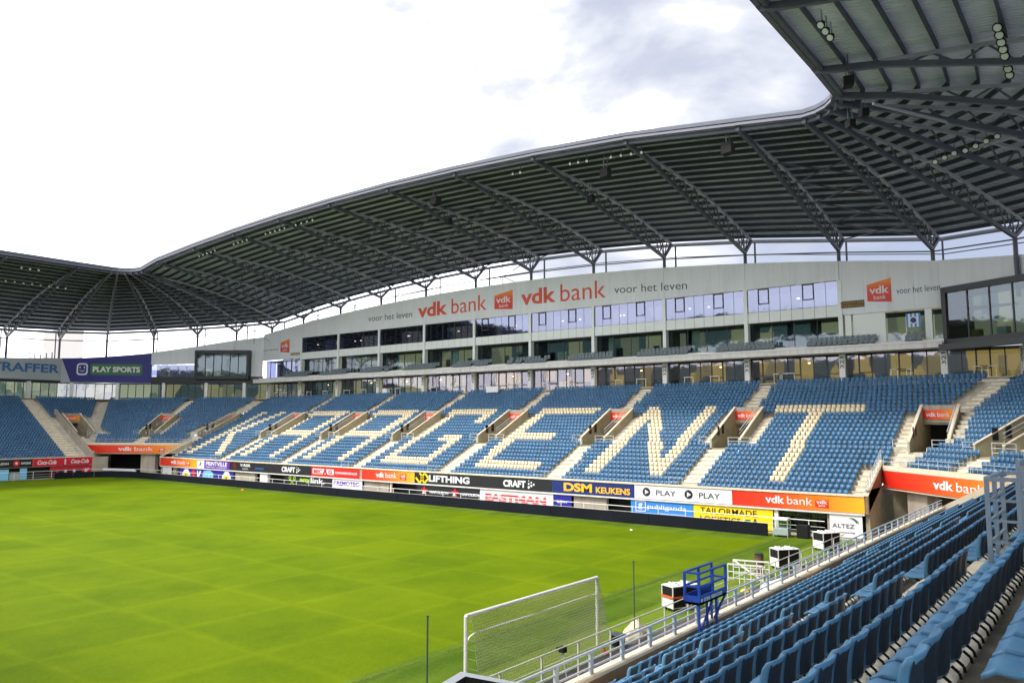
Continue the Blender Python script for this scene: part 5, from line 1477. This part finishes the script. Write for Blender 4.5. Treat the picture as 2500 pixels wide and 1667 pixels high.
# corner blocks
for CM, CN, U, far, ang in ((CM_N, CN_N, U_N, False, 45), (CM_F, CN_F, U_F, True, 119.8)):
    for i in range(7, NROW + 1):
        yb = bendN(i) if not far else bendF(i)
        a = (Vector((E(i), yb, 0)) - CM).dot(U)
        o = 0.2 + 0.715 * (i - 6) - 0.03
        aL = -a if not far else (Vector((xeF(i), EF(i), 0)) - CM).dot(U)
        for s in np.arange(aL + 1.5, a - 1.0, SP):
            if abs(s) < (0.95 if i <= 10 else (2.45 if i <= 18 else 0.8)): continue
            p = CM + U * s + CN * o
            c = -3.35 if not far else 98.7
            if 10 < i <= 18 and p.x > 43.2 and c - 3.2 < p.y < c + 2.0: continue
            if i <= 10 and s > a - 2.2: continue
            if far and 10 < i <= 18 and p.x < 36.8: continue
            if i >= 19 and s > a - 1.7: continue
            P_.append((p.x, p.y, F(i))); R_.append(R(ang)); M_.append(0)
# far end stand
for i in range(1, NROW + 1):
    xe = 28.7 if i <= 28 else 30
    for x in np.arange(-24, 42 if i > 8 else 28.7, SP):
        if abs(x - 14.5) < .95 or abs(x + 2) < .95: continue
        if 28.75 < x < 31.2: continue
        if x > 31.2:
            lim = xeF(i) - .4
            if x > lim or i < 19: continue
        P_.append((x, EF(i + 1) - .03, F(i))); R_.append(R(180)); M_.append(0)

# opposite stand
for i in range(1, NROW + 1):
    for y in np.arange(-3, 99, SP * 1.0):
        if min(abs(y - c) for c in AIS) < .9: continue
        P_.append((-E(i + 1) + .03, y, F(i))); R_.append(R(-90)); M_.append(0)
for j in range(13, 25):
    for x in np.arange(-46, 31, .44):
        if min(abs(x - c) for c in NAIS) < .78: continue
        if j == 13 and x < -15: continue
        P_.append((x, EN(j + 1) - .085, FN(j))); R_.append(0.0); M_.append(0)
for j in range(1, 12):
    for x in np.arange(-46, -19, .44):
        P_.append((x, EN(j + 1) - .085, FN(j))); R_.append(0.0); M_.append(0)
add_instances(lv, lf, P_, R_, M_)
# near stand: every seat with its shell; the 300 that show largest become objects of their own
mv, mf, nb, nfb = seat_mid()
cands = []
rt = Vector((math.cos(YAW), -math.sin(YAW), 0)); upv = rt.cross(FW)
for j in range(1, 15):
    y = EN(j + 1) - 0.085; z = FN(j)
    xe = 31.0 + (0.3 * (j - 5) if j > 5 else 0)
    n = 0
    for x in np.arange(-16.5 if j >= 9 else -14.5, xe, 0.44):
        if any(abs(x - c) < 0.78 for c in NAIS): continue
        if j >= 12 and x < -18: continue
        if j == 12 and x < -19: continue
        n += 1
        p = Vector((x, y, z + .5)); d = p - CAM; dep = d.dot(FW)
        vis = dep > 0.3 and abs(d.dot(rt) / dep) < 0.69 and abs(d.dot(upv) / dep) < 0.47 and d.dot(upv) / dep > -0.465
        cands.append((dep if vis else 1e6 + dep, j, n, x, y, z))
cands = [c for c in cands if c[1] <= 12]
cands.sort()
near300, rest = cands[:300], cands[300:]
me_back = bpy.data.meshes.new('backrest'); me_back.from_pydata(mv[:nb], [], mf[:nfb]); me_back.materials.append(M_bluenear); me_back.polygons.foreach_set('use_smooth', [True] * nfb)
rp = MB()  # added dark inset that paints the shade behind each backrest
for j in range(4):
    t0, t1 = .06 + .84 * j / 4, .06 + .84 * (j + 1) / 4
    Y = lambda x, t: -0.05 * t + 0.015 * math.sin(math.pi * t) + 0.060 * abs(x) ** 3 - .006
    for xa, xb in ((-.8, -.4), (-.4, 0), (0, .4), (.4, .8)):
        rp.poly([(xa * .195, Y(xa, t0), .465 + .365 * t0), (xb * .195, Y(xb, t0), .465 + .365 * t0), (xb * .195, Y(xb, t1), .465 + .365 * t1), (xa * .195, Y(xa, t1), .465 + .365 * t1)], M_rearshade)
rp_o = rp.build('back_shade', M_rearshade); me_rp = rp_o.data; bpy.data.objects.remove(rp_o)
pv = mv[nb:]; pf = [tuple(k - nb for k in q) for q in mf[nfb:]]
me_pan = bpy.data.meshes.new('seat_pan'); me_pan.from_pydata(pv, [], pf); me_pan.materials.append(M_bluenear); me_pan.polygons.foreach_set('use_smooth', [True] * len(pf))
q = MB()
for sx in (-.13, .13):
    q.beam((sx, .22, .41), (sx, .04, .28), .022, .04, M_black)
    q.beam((sx, -.055, .415), (sx, -.045, .455), .012, .018, M_black); q.beam((sx, -.045, .455), (sx, .0, .49), .012, .018, M_black)
q.beam((-.15, .09, .40), (.15, .09, .40), .03, .03, M_black)
br_o = q.build('bracket', M_black); me_br = br_o.data; bpy.data.objects.remove(br_o)

rowname = {j: ORD[j - 1] + ' row up from the railing' for j in range(1, 13)}
counts = {}
near300.sort(key=lambda c: (c[1], c[3]))
for dep, j, n, x, y, z in near300:
    counts[j] = counts.get(j, 0) + 1
    k = counts[j]
    suf = 'th' if 10 <= k % 100 <= 20 else {1: 'st', 2: 'nd', 3: 'rd'}.get(k % 10, 'th')
    sid = 'blue aisle-side seat' if any(0 < abs(x - c) < 1.25 for c in NAIS) else 'blue seat'
    o = thing('stadium_seat', '%s, %d%s from photo\'s lower edge, %s' % (sid, k, suf, rowname[j]), 'seat', (x, y, z), 'blue seats of the near stand')
    o.rotation_euler = (rs.normal(0, .006), 0, rs.normal(0, .012))
    for nm, me in (('backrest', me_back), ('back_shade', me_rp), ('seat_pan', me_pan), ('bracket', me_br)):
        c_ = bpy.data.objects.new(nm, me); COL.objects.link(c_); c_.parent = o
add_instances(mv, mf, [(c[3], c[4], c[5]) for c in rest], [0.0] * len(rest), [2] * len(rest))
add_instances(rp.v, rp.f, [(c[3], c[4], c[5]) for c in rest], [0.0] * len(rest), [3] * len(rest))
V = np.concatenate(acc_v); Fq = np.concatenate(acc_f); Mi = np.concatenate(acc_m)
me = bpy.data.meshes.new('stadium_seats')
me.vertices.add(len(V)); me.vertices.foreach_set('co', V.astype(np.float32).ravel())
me.loops.add(len(Fq) * 4); me.loops.foreach_set('vertex_index', Fq.astype(np.int32).ravel())
me.polygons.add(len(Fq)); me.polygons.foreach_set('loop_start', np.arange(len(Fq), dtype=np.int32) * 4)
me.polygons.foreach_set('loop_total', np.full(len(Fq), 4, dtype=np.int32))
for m_ in (M_blue, M_cream, M_bluenear, M_rearshade): me.materials.append(m_)
me.polygons.foreach_set('material_index', Mi.astype(np.int32))
me.update(calc_edges=True); me.validate()
so = bpy.data.objects.new('stadium_seats', me); COL.objects.link(so); so['kind'] = 'stuff'
tag(so, 'rows of blue stadium seats with cream ones spelling KAA GENT', 'seats')

# grey seats on the upper balcony
q = MB()
for v8 in (((-.2, .2), (0, .05), (.3, .85)), ((-.2, .2), (.03, .42), (.32, .42))):
    q.box(v8[0][0], v8[0][1], v8[1][0], v8[1][1], v8[2][0], v8[2][1], M_greyseat)
gs_o = q.build('grey_seat', None); gme = gs_o.data; bpy.data.objects.remove(gs_o)
for bi, yc in enumerate([-0.3] + NODEY):
    where = ['at the right end of the balcony', 'below the right grey bank plate', 'below the right end of the long window band', 'right of the voor het leven lettering', 'below the right voor het leven',
             'below the right-hand bank lettering', 'below the central orange plate', 'below the left-hand bank lettering', 'below the left voor het leven', 'near the left end of the windows', 'at the far left end of the balcony'][bi]
    for row in range(2):
        for k in range(13 if bi else 3):
            y = yc - 3.1 + k * 0.5 + (2.2 if not bi else 0)
            if rnd.random() < 0.08 and bi > 3: continue
            o = bpy.data.objects.new('grey_seat', gme); COL.objects.link(o); o.location = (58.75 + row * .85, y, 15.45 + row * .4); o.rotation_euler = (0, 0, R(90))
            tag(o, 'grey seat, %s from left, %s row %s' % (ORD[(12 if bi else 2) - k], ('front', 'back')[row], where), 'seat', 'grey balcony seats %s' % where)

# ------------------------------------------------------------------ goal
g = thing('football_goal', 'white football goal with net seen from behind, folded-up ground frame', 'goal', (0, 0.05, 0))
q = MB(); q.tube((-3.66, 0, 2.44), (3.66, 0, 2.44), .06, M_whitepaint, 12); q.build('crossbar', None, g, smooth=False)
for x in (-3.66, 3.66):
    q = MB(); q.tube((x, 0, 0), (x, 0, 2.44), .06, M_whitepaint, 12); q.build('post', None, g)
q = MB(); pts = [(-3.55, .05, .15), (-3.55, .06, 1.66), (-3.42, .04, 1.80), (-3.2, .03, 1.86)] + [(x, 0.02, 1.86 - 0.012 * math.cos(x * .8)) for x in np.arange(-2.6, 3.6, .8)] + [(3.6, .03, 1.84)]
for a, b in zip(pts[:-1], pts[1:]): q.tube(a, b, .028, M_whitepaint, 6)
q.build('ground_frame', None, g)
q = MB()
rn = random.Random(9)
def npt(u, v): # net hanging, u across, v down
    sag = 0.10 * math.sin(3.1 * u) * v
    yb = -0.12 - 0.55 * v ** 0.8 + 0.05 * math.sin(7 * u + 2 * v)
    return (-3.6 + 7.2 * u + .03 * math.sin(9 * v + 5 * u), yb, 2.40 * (1 - v) + 0.02)
NU, NV = 84, 28
for i in range(NU + 1):
    for j in range(NV):
        a = npt(i / NU, j / NV); b = npt(i / NU, (j + 1) / NV)
        q.beam(a, b, .0105, .0105, M_net)
for j in range(NV + 1):
    for i in range(0, NU, 1):
        q.beam(npt(i / NU, j / NV), npt((i + 1) / NU, j / NV), .0105, .0105, M_net)
for sx in (-3.62, 3.62):
    for k in range(9):
        z = 2.3 - k * .27; q.beam((sx, 0, z), (sx, -.12 - .5 * (1 - z / 2.4) ** .8, z), .008, .008, M_net)
n_ = q.build('net', None, g, kind='stuff')
# net poles
M_polegreen = mat('pole_green_grey', (0.055, 0.10, 0.075), .5)
for x, lab, zt_ in ((5.35, 'thin grey-green net pole standing right of the goal', 2.85), (-5.9, 'thin grey-green net pole standing left of the goal', 2.95)):
    t = thing('net_pole', lab, 'pole', (x, -0.6, 0)); q = MB(); q.tube((x, -.6, 0), (x, -.6, zt_), .024, M_polegreen, 8); q.build('pole', None, t)
    q = MB(); q.tube((x, -.6, zt_ - .02), (x, -.6, zt_ + .03), .04, M_polegreen, 8); q.build('cap', None, t)

# ------------------------------------------------------------------ things behind the goal line
def cart(o, rot, w, d, label, stripe=False, h=1.05):
    t = thing('equipment_cabinet', label, 'cabinet', (o[0], o[1], 0), 'white and black fan cabinets behind the goal line')
    O = Vector((o[0], o[1], 0)); U = Vector((math.cos(rot), math.sin(rot), 0)); Nn = Vector((-U.y, U.x, 0))
    q = MB(); q.obox(O, U, Nn, .02, w - .02, .02, d - .02, .14, h * .55, M_white); q.build('lower_body', None, t, bevel=.01)
    q = MB(); q.obox(O, U, Nn, .03, w - .03, .03, d - .03, h * .55, h - .04, M_black); q.build('upper_body', None, t)
    for k in range(2):
        q = MB(); q.obox(O, U, Nn, .06 + k * (w - .06) / 2, (w - .06) / 2 - .02 + k * (w - .06) / 2 + .04, -.01, .02, .18, h - .08, M_black); q.build('front_grille', None, t)
    q = MB()
    for a in (0, w / 2 - .02, w - .04):
        q.obox(O, U, Nn, a, a + .04, -.02, .02, .12, h, M_whitepaint)
    for a in (0, w - .04): q.obox(O, U, Nn, a, a + .04, d - .04, d, .12, h, M_whitepaint)
    q.obox(O, U, Nn, -.01, w + .01, -.025, d + .01, h - .04, h, M_white)
    q.build('frame', None, t)
    for k in range(2):
        for l in range(2):
            q = MB(); c = O + U * (w * (.27 + .46 * k)) + Nn * (d * (.28 + .44 * l)); q.tube(c + Vector((0, 0, h)), c + Vector((0, 0, h + .08)), .21 * d, M_whitepaint, 14, r2=.17 * d); fo = q.build('fan_cowl', None, t)
            q = MB(); q.tube(c + Vector((0, 0, h + .08)), c + Vector((0, 0, h + .09)), .08 * d, M_black, 8); q.build('hub', None, fo)
    if stripe:
        q = MB(); q.obox(O, U, Nn, -.03, w * .55, -.04, d + .01, h * .53, h * .60, M_cone); q.build('orange_strap', None, t)
    for a in (.15, w - .15):
        for b in (.1, d - .1):
            q = MB(); c = O + U * a + Nn * b + Vector((0, 0, .07)); q.tube(c - Nn * .025, c + Nn * .025, .065, M_black, 10); q.build('wheel', None, t)
    return t
cart((9.85, 0.05), R(-24), 1.45, 0.75, 'white and black fan cabinet with an orange strap, behind the blue platform', True, h=1.08)
cart((22.2, -0.2), R(-38), 1.35, 0.85, 'white and black fan cabinet between the brown roll and the asphalt path', h=1.12)
cart((30.1, -0.3), R(-32), 1.35, 0.95, 'white and black fan cabinet nearest the ALTEZ board', h=1.15)

t = thing('bench_cabin', 'small grey-green bench cabin with clear hood by the end of the black perimeter board', 'cabin', (34.8, 4.0, 0))
q = MB(); q.box(34.7, 35.4, 3.5, 4.55, .12, .62, M_ggrey); q.build('base', None, t, bevel=.03)
q = MB(); q.box(34.68, 35.4, 3.5, 4.6, 1.16, 1.34, M_white); q.build('hood', None, t, bevel=.04)
q = MB()
for y in (3.52, 4.56):
    for x in (34.72, 35.36): q.beam((x, y, 0), (x, y, 1.2), .035, .035, M_galv)
q.build('frame', None, t)
q = MB(); q.box(35.30, 35.33, 3.55, 4.5, .62, 1.16, G_clear); q.build('pane', None, t)
q = MB(); q.box(34.85, 35.5, 2.15, 2.95, .02, .92, M_black); tag(q.build('speaker_case', None, bevel=.03), 'plain black square case standing on the grass right of the bench cabin', 'case')

# white steel barrier racks
t = thing('barrier_rack', 'white steel barrier rack with crossed bars, in front of the brown roll', 'rack', (17.6, -0.3, 0))
A_, B_, C_, D_ = Vector((16.9, .5, 0)), Vector((17.3, -1.15, 0)), Vector((18.2, .75, 0)), Vector((18.6, -1.0, 0))
for a, b, nm in ((A_, B_, 'barrier'), (C_, D_, 'barrier')):
    q = MB()
    for z, w_ in ((1.02, .07), (.66, .04), (.34, .04)): q.beam(a + Vector((0, 0, z)), b + Vector((0, 0, z)), w_, w_, M_whitepaint)
    for s in (0, .33, .66, 1): p = a.lerp(b, s); q.beam(p, p + Vector((0, 0, 1.02)), .035, .035, M_whitepaint)
    q.build(nm, None, t)
q = MB(); q.beam(C_ + Vector((0, 0, 1.02)), B_ + Vector((0, 0, .3)), .06, .06, M_whitepaint); q.beam(B_ + Vector((0, 0, 1.02)), A_ + Vector((.6, 0, .2)), .04, .04, M_whitepaint)
q.beam(B_ + Vector((.2, 0, .95)), D_ + Vector((0, 0, .2)), .05, .05, M_whitepaint); q.build('cross_bar', None, t)
t = thing('turf_roll', 'brown upright roll with a dark green top standing behind the white barrier rack', 'roll', (19.6, -0.1, 0))
q = MB()
for k in range(8):
    z0, z1 = k * .15, (k + 1) * .15
    q.tube((19.6 + .01 * math.sin(k * 2), -.1, z0), (19.6 + .01 * math.sin(k * 2 + 2), -.1, z1), .235 + .012 * math.sin(k * 1.7), M_roll, 14, r2=.235 + .012 * math.sin((k + 1) * 1.7))
q.build('roll', None, t)
q = MB(); q.tube((19.6, -.1, 1.2), (19.62, -.1, 1.30), .25, M_dgreen, 12, r2=.18); q.build('top_cover', None, t)
q = MB(); q.hexa([(15.6, -1.6, .02), (16.6, -2.4, .02), (19.2, -1.4, .02), (17.6, -.9, .02), (15.6, -1.6, .12), (16.6, -2.4, .18), (19.2, -1.4, .22), (17.6, -.9, .1)], M_slab)
tag(q.build('loose_sheet', None, bevel=.02), 'flat white panel lying on the ground below the barrier rack', 'panel')
q = MB(); q.hexa([(20.3, -1.9, 0), (20.9, -2.1, 0), (20.9, -2.05, 0), (20.3, -1.85, 0), (20.3, -1.6, .7), (20.9, -1.8, .7), (20.9, -1.75, .7), (20.3, -1.55, .7)], M_slab); tag(q.build('white_board', None, bevel=.02), 'pale board leaning by the path behind the near railing', 'board')
q = MB()
prof = [(0.0, .10, .06), (.35, .22, .13), (.75, .36, .26), (1.15, .46, .40), (1.55, .50, .44), (1.9, .42, .36), (2.2, .25, .2)]
for (a, w0_, h0_), (b, w1_, h1_) in zip(prof[:-1], prof[1:]):
    n_ = 8
    for k in range(n_):
        t0, t1 = math.pi * k / n_, math.pi * (k + 1) / n_
        W0 = lambda a_, w_, h_, t: (4.35 + a_ + .06 * math.sin(5 * t + a_ * 4), -.75 + .25 * a_ + w_ * math.cos(t), h_ * math.sin(t) * (1 + .25 * math.sin(3 * t + 6 * a_)))
        q.poly([W0(a, w0_, h0_, t0), W0(b, w1_, h1_, t0), W0(b, w1_, h1_, t1), W0(a, w0_, h0_, t1)], M_tarp)
tag(q.build('tarpaulin', None), 'crumpled beige tarpaulin heaped on the grass beside the net pole', 'tarpaulin')
t = thing('equipment_box', 'open black box with grey lid at the foot of the right goal post', 'box', (3.95, -.6, 0))
q = MB(); q.box(3.85, 4.30, -.80, -.40, .05, .38, M_black); q.build('body', None, t, bevel=.02)
q = MB(); q.hexa([(3.82, -.83, .385), (4.33, -.83, .385), (4.33, -.37, .42), (3.82, -.37, .42), (3.82, -.83, .405), (4.33, -.83, .405), (4.33, -.37, .44), (3.82, -.37, .44)], M_steel); q.build('lid', None, t)
t = thing('camera_tripod', 'small dark camera on a thin tripod behind the goal net', 'camera', (0.1, -.9, 0))
q = MB()
for k in range(3): q.beam((.1, -.9, .72), (.1 + .25 * math.cos(k * 2.1), -.9 + .25 * math.sin(k * 2.1), 0), .02, .02, M_galv)
q.build('tripod', None, t)
q = MB(); q.box(0, .2, -1.0, -.8, .72, .9, M_black); q.tube((.1, -.8, .8), (.1, -.66, .8), .06, M_black, 10); q.build('camera', None, t, bevel=.01)
t = thing('marker_cone', 'small orange cone by the right goal post', 'cone', (2.9, -.75, 0))
q = MB(); q.tube((2.9, -.75, .02), (2.9, -.75, .24), .09, M_cone, 12, r2=.02); q.build('cone', None, t)
q = MB(); q.box(2.78, 3.02, -.87, -.63, 0, .025, M_cone); q.build('foot', None, t)
q = MB(); q.tube((15.9, -.75, .0), (15.9, -.75, .1), .22, M_gold, 10, r2=.12); tag(q.build('yellow_disc', None), 'small yellow disc lying on the grass beside the pale railing', 'disc')
q = MB(); q.tube((32.6, 68, 0), (32.6, 68, .16), .22, M_cone, 10, r2=.05); tag(q.build('marker_cone', None), 'tiny orange cone on the grass edge by the distant perimeter boards', 'cone')
q = MB(); q.tube((31.1, 14.1, 0), (31.1, 14.1, .1), .12, M_whitepaint, 8, r2=.08); tag(q.build('white_marker', None), 'tiny white marker on the grass near the right-hand perimeter boards', 'marker')
q = MB(); q.tube((33.4, 106.0, .95), (35.4, 100.8, .95), .22, M_pwhite, 10); q.tube((35.4, 100.6, .8), (35.4, 100.6, 1.0), .25, M_pwhite, 10)
tag(q.build('rolled_sheet', None), 'long white rolled sheet lying over the perimeter board at the far corner', 'roll')

# white sheet over seats
q = MB(); N_ = 8
for a in range(N_):
    y0 = 47.7 + 2.0 * a / N_; y1 = 47.7 + 2.0 * (a + 1) / N_
    q.hexa([(56.2, y0, 12.0 - .05 * (a % 2)), (56.22, y0, 12.0), (56.22, y1, 12.0), (56.2, y1, 12.0 - .05 * ((a + 1) % 2)), (56.25, y0, 12.75), (56.9, y0, 12.78), (56.9, y1, 12.78), (56.25, y1, 12.75)], M_pwhite)
tag(q.build('white_sheet', None), 'white sheet draped over the top seats above the letter G', 'sheet')
q = MB(); q.box(57.6, 58.2, 70.2, 71.2, 12.3, 13.1, M_white); tag(q.build('white_box', None, bevel=.02), 'small white box at the top of the aisle above the letter A', 'box')

# blue steel platform straddling the parapet
t = thing('steel_platform', 'blue steel observation platform with guard rails behind the near railing', 'platform', (-2.6, -7.15, 2.59))
x0, x1, y0, y1 = -3.42, -1.82, -7.36, -6.98
zb, zp, zt_ = 2.3, 3.93, 4.50
for x in (x0, (x0 + x1) / 2, x1):
    for y in (y0, y1):
        if x == (x0 + x1) / 2:
            q = MB(); q.beam((x, y, zp), (x, y, zt_), .055, .055, M_bluepaint, up=(0, 1, 0)); q.build('post', None, t); continue
        q = MB(); q.beam((x, y, zp - .1), (x, y, zt_), .055, .055, M_bluepaint, up=(0, 1, 0)); q.build('post', None, t)
for z, nm in ((zt_, 'top_rail'), (4.20 - .02, 'mid_rail')):
    q = MB()
    for y in (y0, y1): q.beam((x0, y, z), (x1, y, z), .045, .045, M_bluepaint)
    q.beam((x0, y0, z), (x0, y1, z), .045, .045, M_bluepaint)
    if nm == 'mid_rail': q.beam((x1, y0, z), (x1, y1, z), .045, .045, M_bluepaint)
    q.build(nm, None, t)
q = MB(); q.box(x0 - .02, x1 + .02, y0 - .02, y1 + .02, zp - .18, zp - .12, M_bluepaint)
for y in (y0 - .02, y1 + .005): q.box(x0 - .02, x1 + .02, y, y + .015, zp - .18, zp + .03, M_bluepaint)
q.box(x0 - .02, x0, y0, y1, zp - .18, zp + .03, M_bluepaint); q.build('deck', None, t)
text('STIHL VERHUUR', (x0 + .2, y0 - .022, zp - .12), (1, 0, 0), 1.1, .09, M_pwhite, t, bold=.02)
q = MB(); disc(q, (x0 + .08, y0 - .025, zp - .07), (1, 0, 0), .05, M_pwhite, 12); q.build('round_mark', None, t)
for x in (x0 + .03, x0 + .5, x0 + 1.05, x1 - .05):
    q = MB(); yl = y0 + .03 if x < -2.5 or True else y1
    q.beam((x, yl if int(x * 10) % 2 else y1, zp - .15), (x, yl if int(x * 10) % 2 else y1, 2.6), .05, .05, M_bluepaint, up=(0, 1, 0)); q.build('leg', None, t)
q = MB(); q.beam((x0 + .05, y0, 3.15), (x0 + .75, y0, zp - .2), .04, .05, M_bluepaint); q.beam((x0 + .85, y0, 3.3), (x1, y0, zp - .15), .04, .05, M_bluepaint); q.build('brace', None, t)

# grey steel cage frame beside the aisle at the right
t = thing('steel_cage', 'grey steel cage frame standing over the seats at the right edge', 'frame', (-10, -14.6, 6.1))
M_cage = mat('blue_grey_steel', (0.26, 0.32, 0.38), .45, noise=.1, nscale=4)
xa, xb, ya, yb = -10.5, -9.0, -14.73, -14.41
ztop = 7.51
for x, y in ((xa, yb), (xa, ya), (-9.8, yb), (xb, yb), (xb, ya)):
    q = MB(); q.beam((x, y, 6.02), (x, y, ztop), .05, .05, M_cage, up=(0, 1, 0)); q.build('post', None, t)
q = MB(); 
for a, b in (((xa, ya), (xa, yb)), ((xa, yb), (xb, yb)), ((xb, yb), (xb, ya))): q.beam((*a, ztop), (*b, ztop), .055, .05, M_cage)
q.build('top_rail', None, t)
for z in (7.26, 7.02, 6.77):
    q = MB(); q.beam((xa, ya, z), (xa, yb, z), .03, .03, M_cage); q.beam((xa, yb, z - .01), (xb, yb, z - .01), .03, .03, M_cage); q.build('cross_rail', None, t)
q = MB(); q.box(xa + .25, xb - .5, ya + .05, yb - .05, 6.58, 6.61, M_vom); q.build('shelf', None, t)
q = MB()
for x in (-8.4, -7.7): q.beam((x, -14.55, 5.9), (x, -14.55, 7.62), .06, .06, M_cage, up=(0, 1, 0))
q.beam((-8.4, -14.55, 7.62), (-7.7, -14.55, 7.62), .06, .06, M_cage); q.beam((-8.4, -14.55, 7.2), (-7.7, -14.55, 7.2), .03, .03, M_cage)
tag(q.build('scaffold_frame', None), 'second, taller grey steel frame just beyond the cage at the right edge', 'frame')

# white scraps of paper on the near steps
for p, w_ in (((-8.3, -14.0, FN(9) + .02), .30), ((-9.6, -14.35, FN(9) + .46), .16)):
    q = MB(); q.obox(p, (1, .2, 0), (-.2, 1, 0), 0, w_, 0, w_ * .7, 0, .03, M_pwhite)
    tag(q.build('paper_sheet', None), 'larger white sheet lying in the aisle of the near stand' if w_ > .2 else 'small white scrap lying on a blue seat of the near stand', 'paper')

# grey metal hood rim at the foot of the picture
M_hood = mat('pale_grey_metal', (0.62, 0.65, 0.68), .4)
t = thing('metal_hood', 'corner of a pale grey metal housing at the photo\'s bottom edge, below the goal', 'housing', (-17.5, -12.4, 5.6))
q = MB()
z = 6.46
apex = Vector((-17.27, -12.0, z)); l_ = Vector((-17.95, -12.15, z)); r_ = Vector((-17.15, -12.75, z)); b_ = Vector((-17.85, -12.95, z))
ring = [apex, r_, b_, l_]; cc = sum(ring, Vector()) / 4
inn = [p.lerp(cc, .2) + Vector((0, 0, .0)) for p in ring]
for k in range(4):
    a, b = ring[k], ring[(k + 1) % 4]; c, d = inn[(k + 1) % 4], inn[k]
    dn = Vector((0, 0, .5))
    q.poly([a, b, c, d], M_hood); q.poly([a, a - dn, b - dn, b], M_hood); q.poly([d, c, c - dn, d - dn], M_dark)
q.build('rim', None, t)
q = MB(); q.poly([p - Vector((0, 0, .12)) for p in inn], M_boxdark); q.build('inner_floor', None, t)

# added pale block in the shape of a ghostly glare patch
t = thing('glare_block', 'added pale block standing in for glare behind the far stand at left', 'glare', (70, 220, 0))
M_pale = mat('pale_glare', (0.62, 0.60, 0.58), .9)
q = MB(); q.hexa([(66.5, 220, 0), (77.0, 220, 0), (77.0, 230, 0), (66.5, 230, 0), (66.5, 220, 33.0), (77.0, 220, 36.5), (77.0, 230, 36.5), (66.5, 230, 33)], M_pale); q.build('wall', None, t)
print('objects', len(bpy.data.objects))
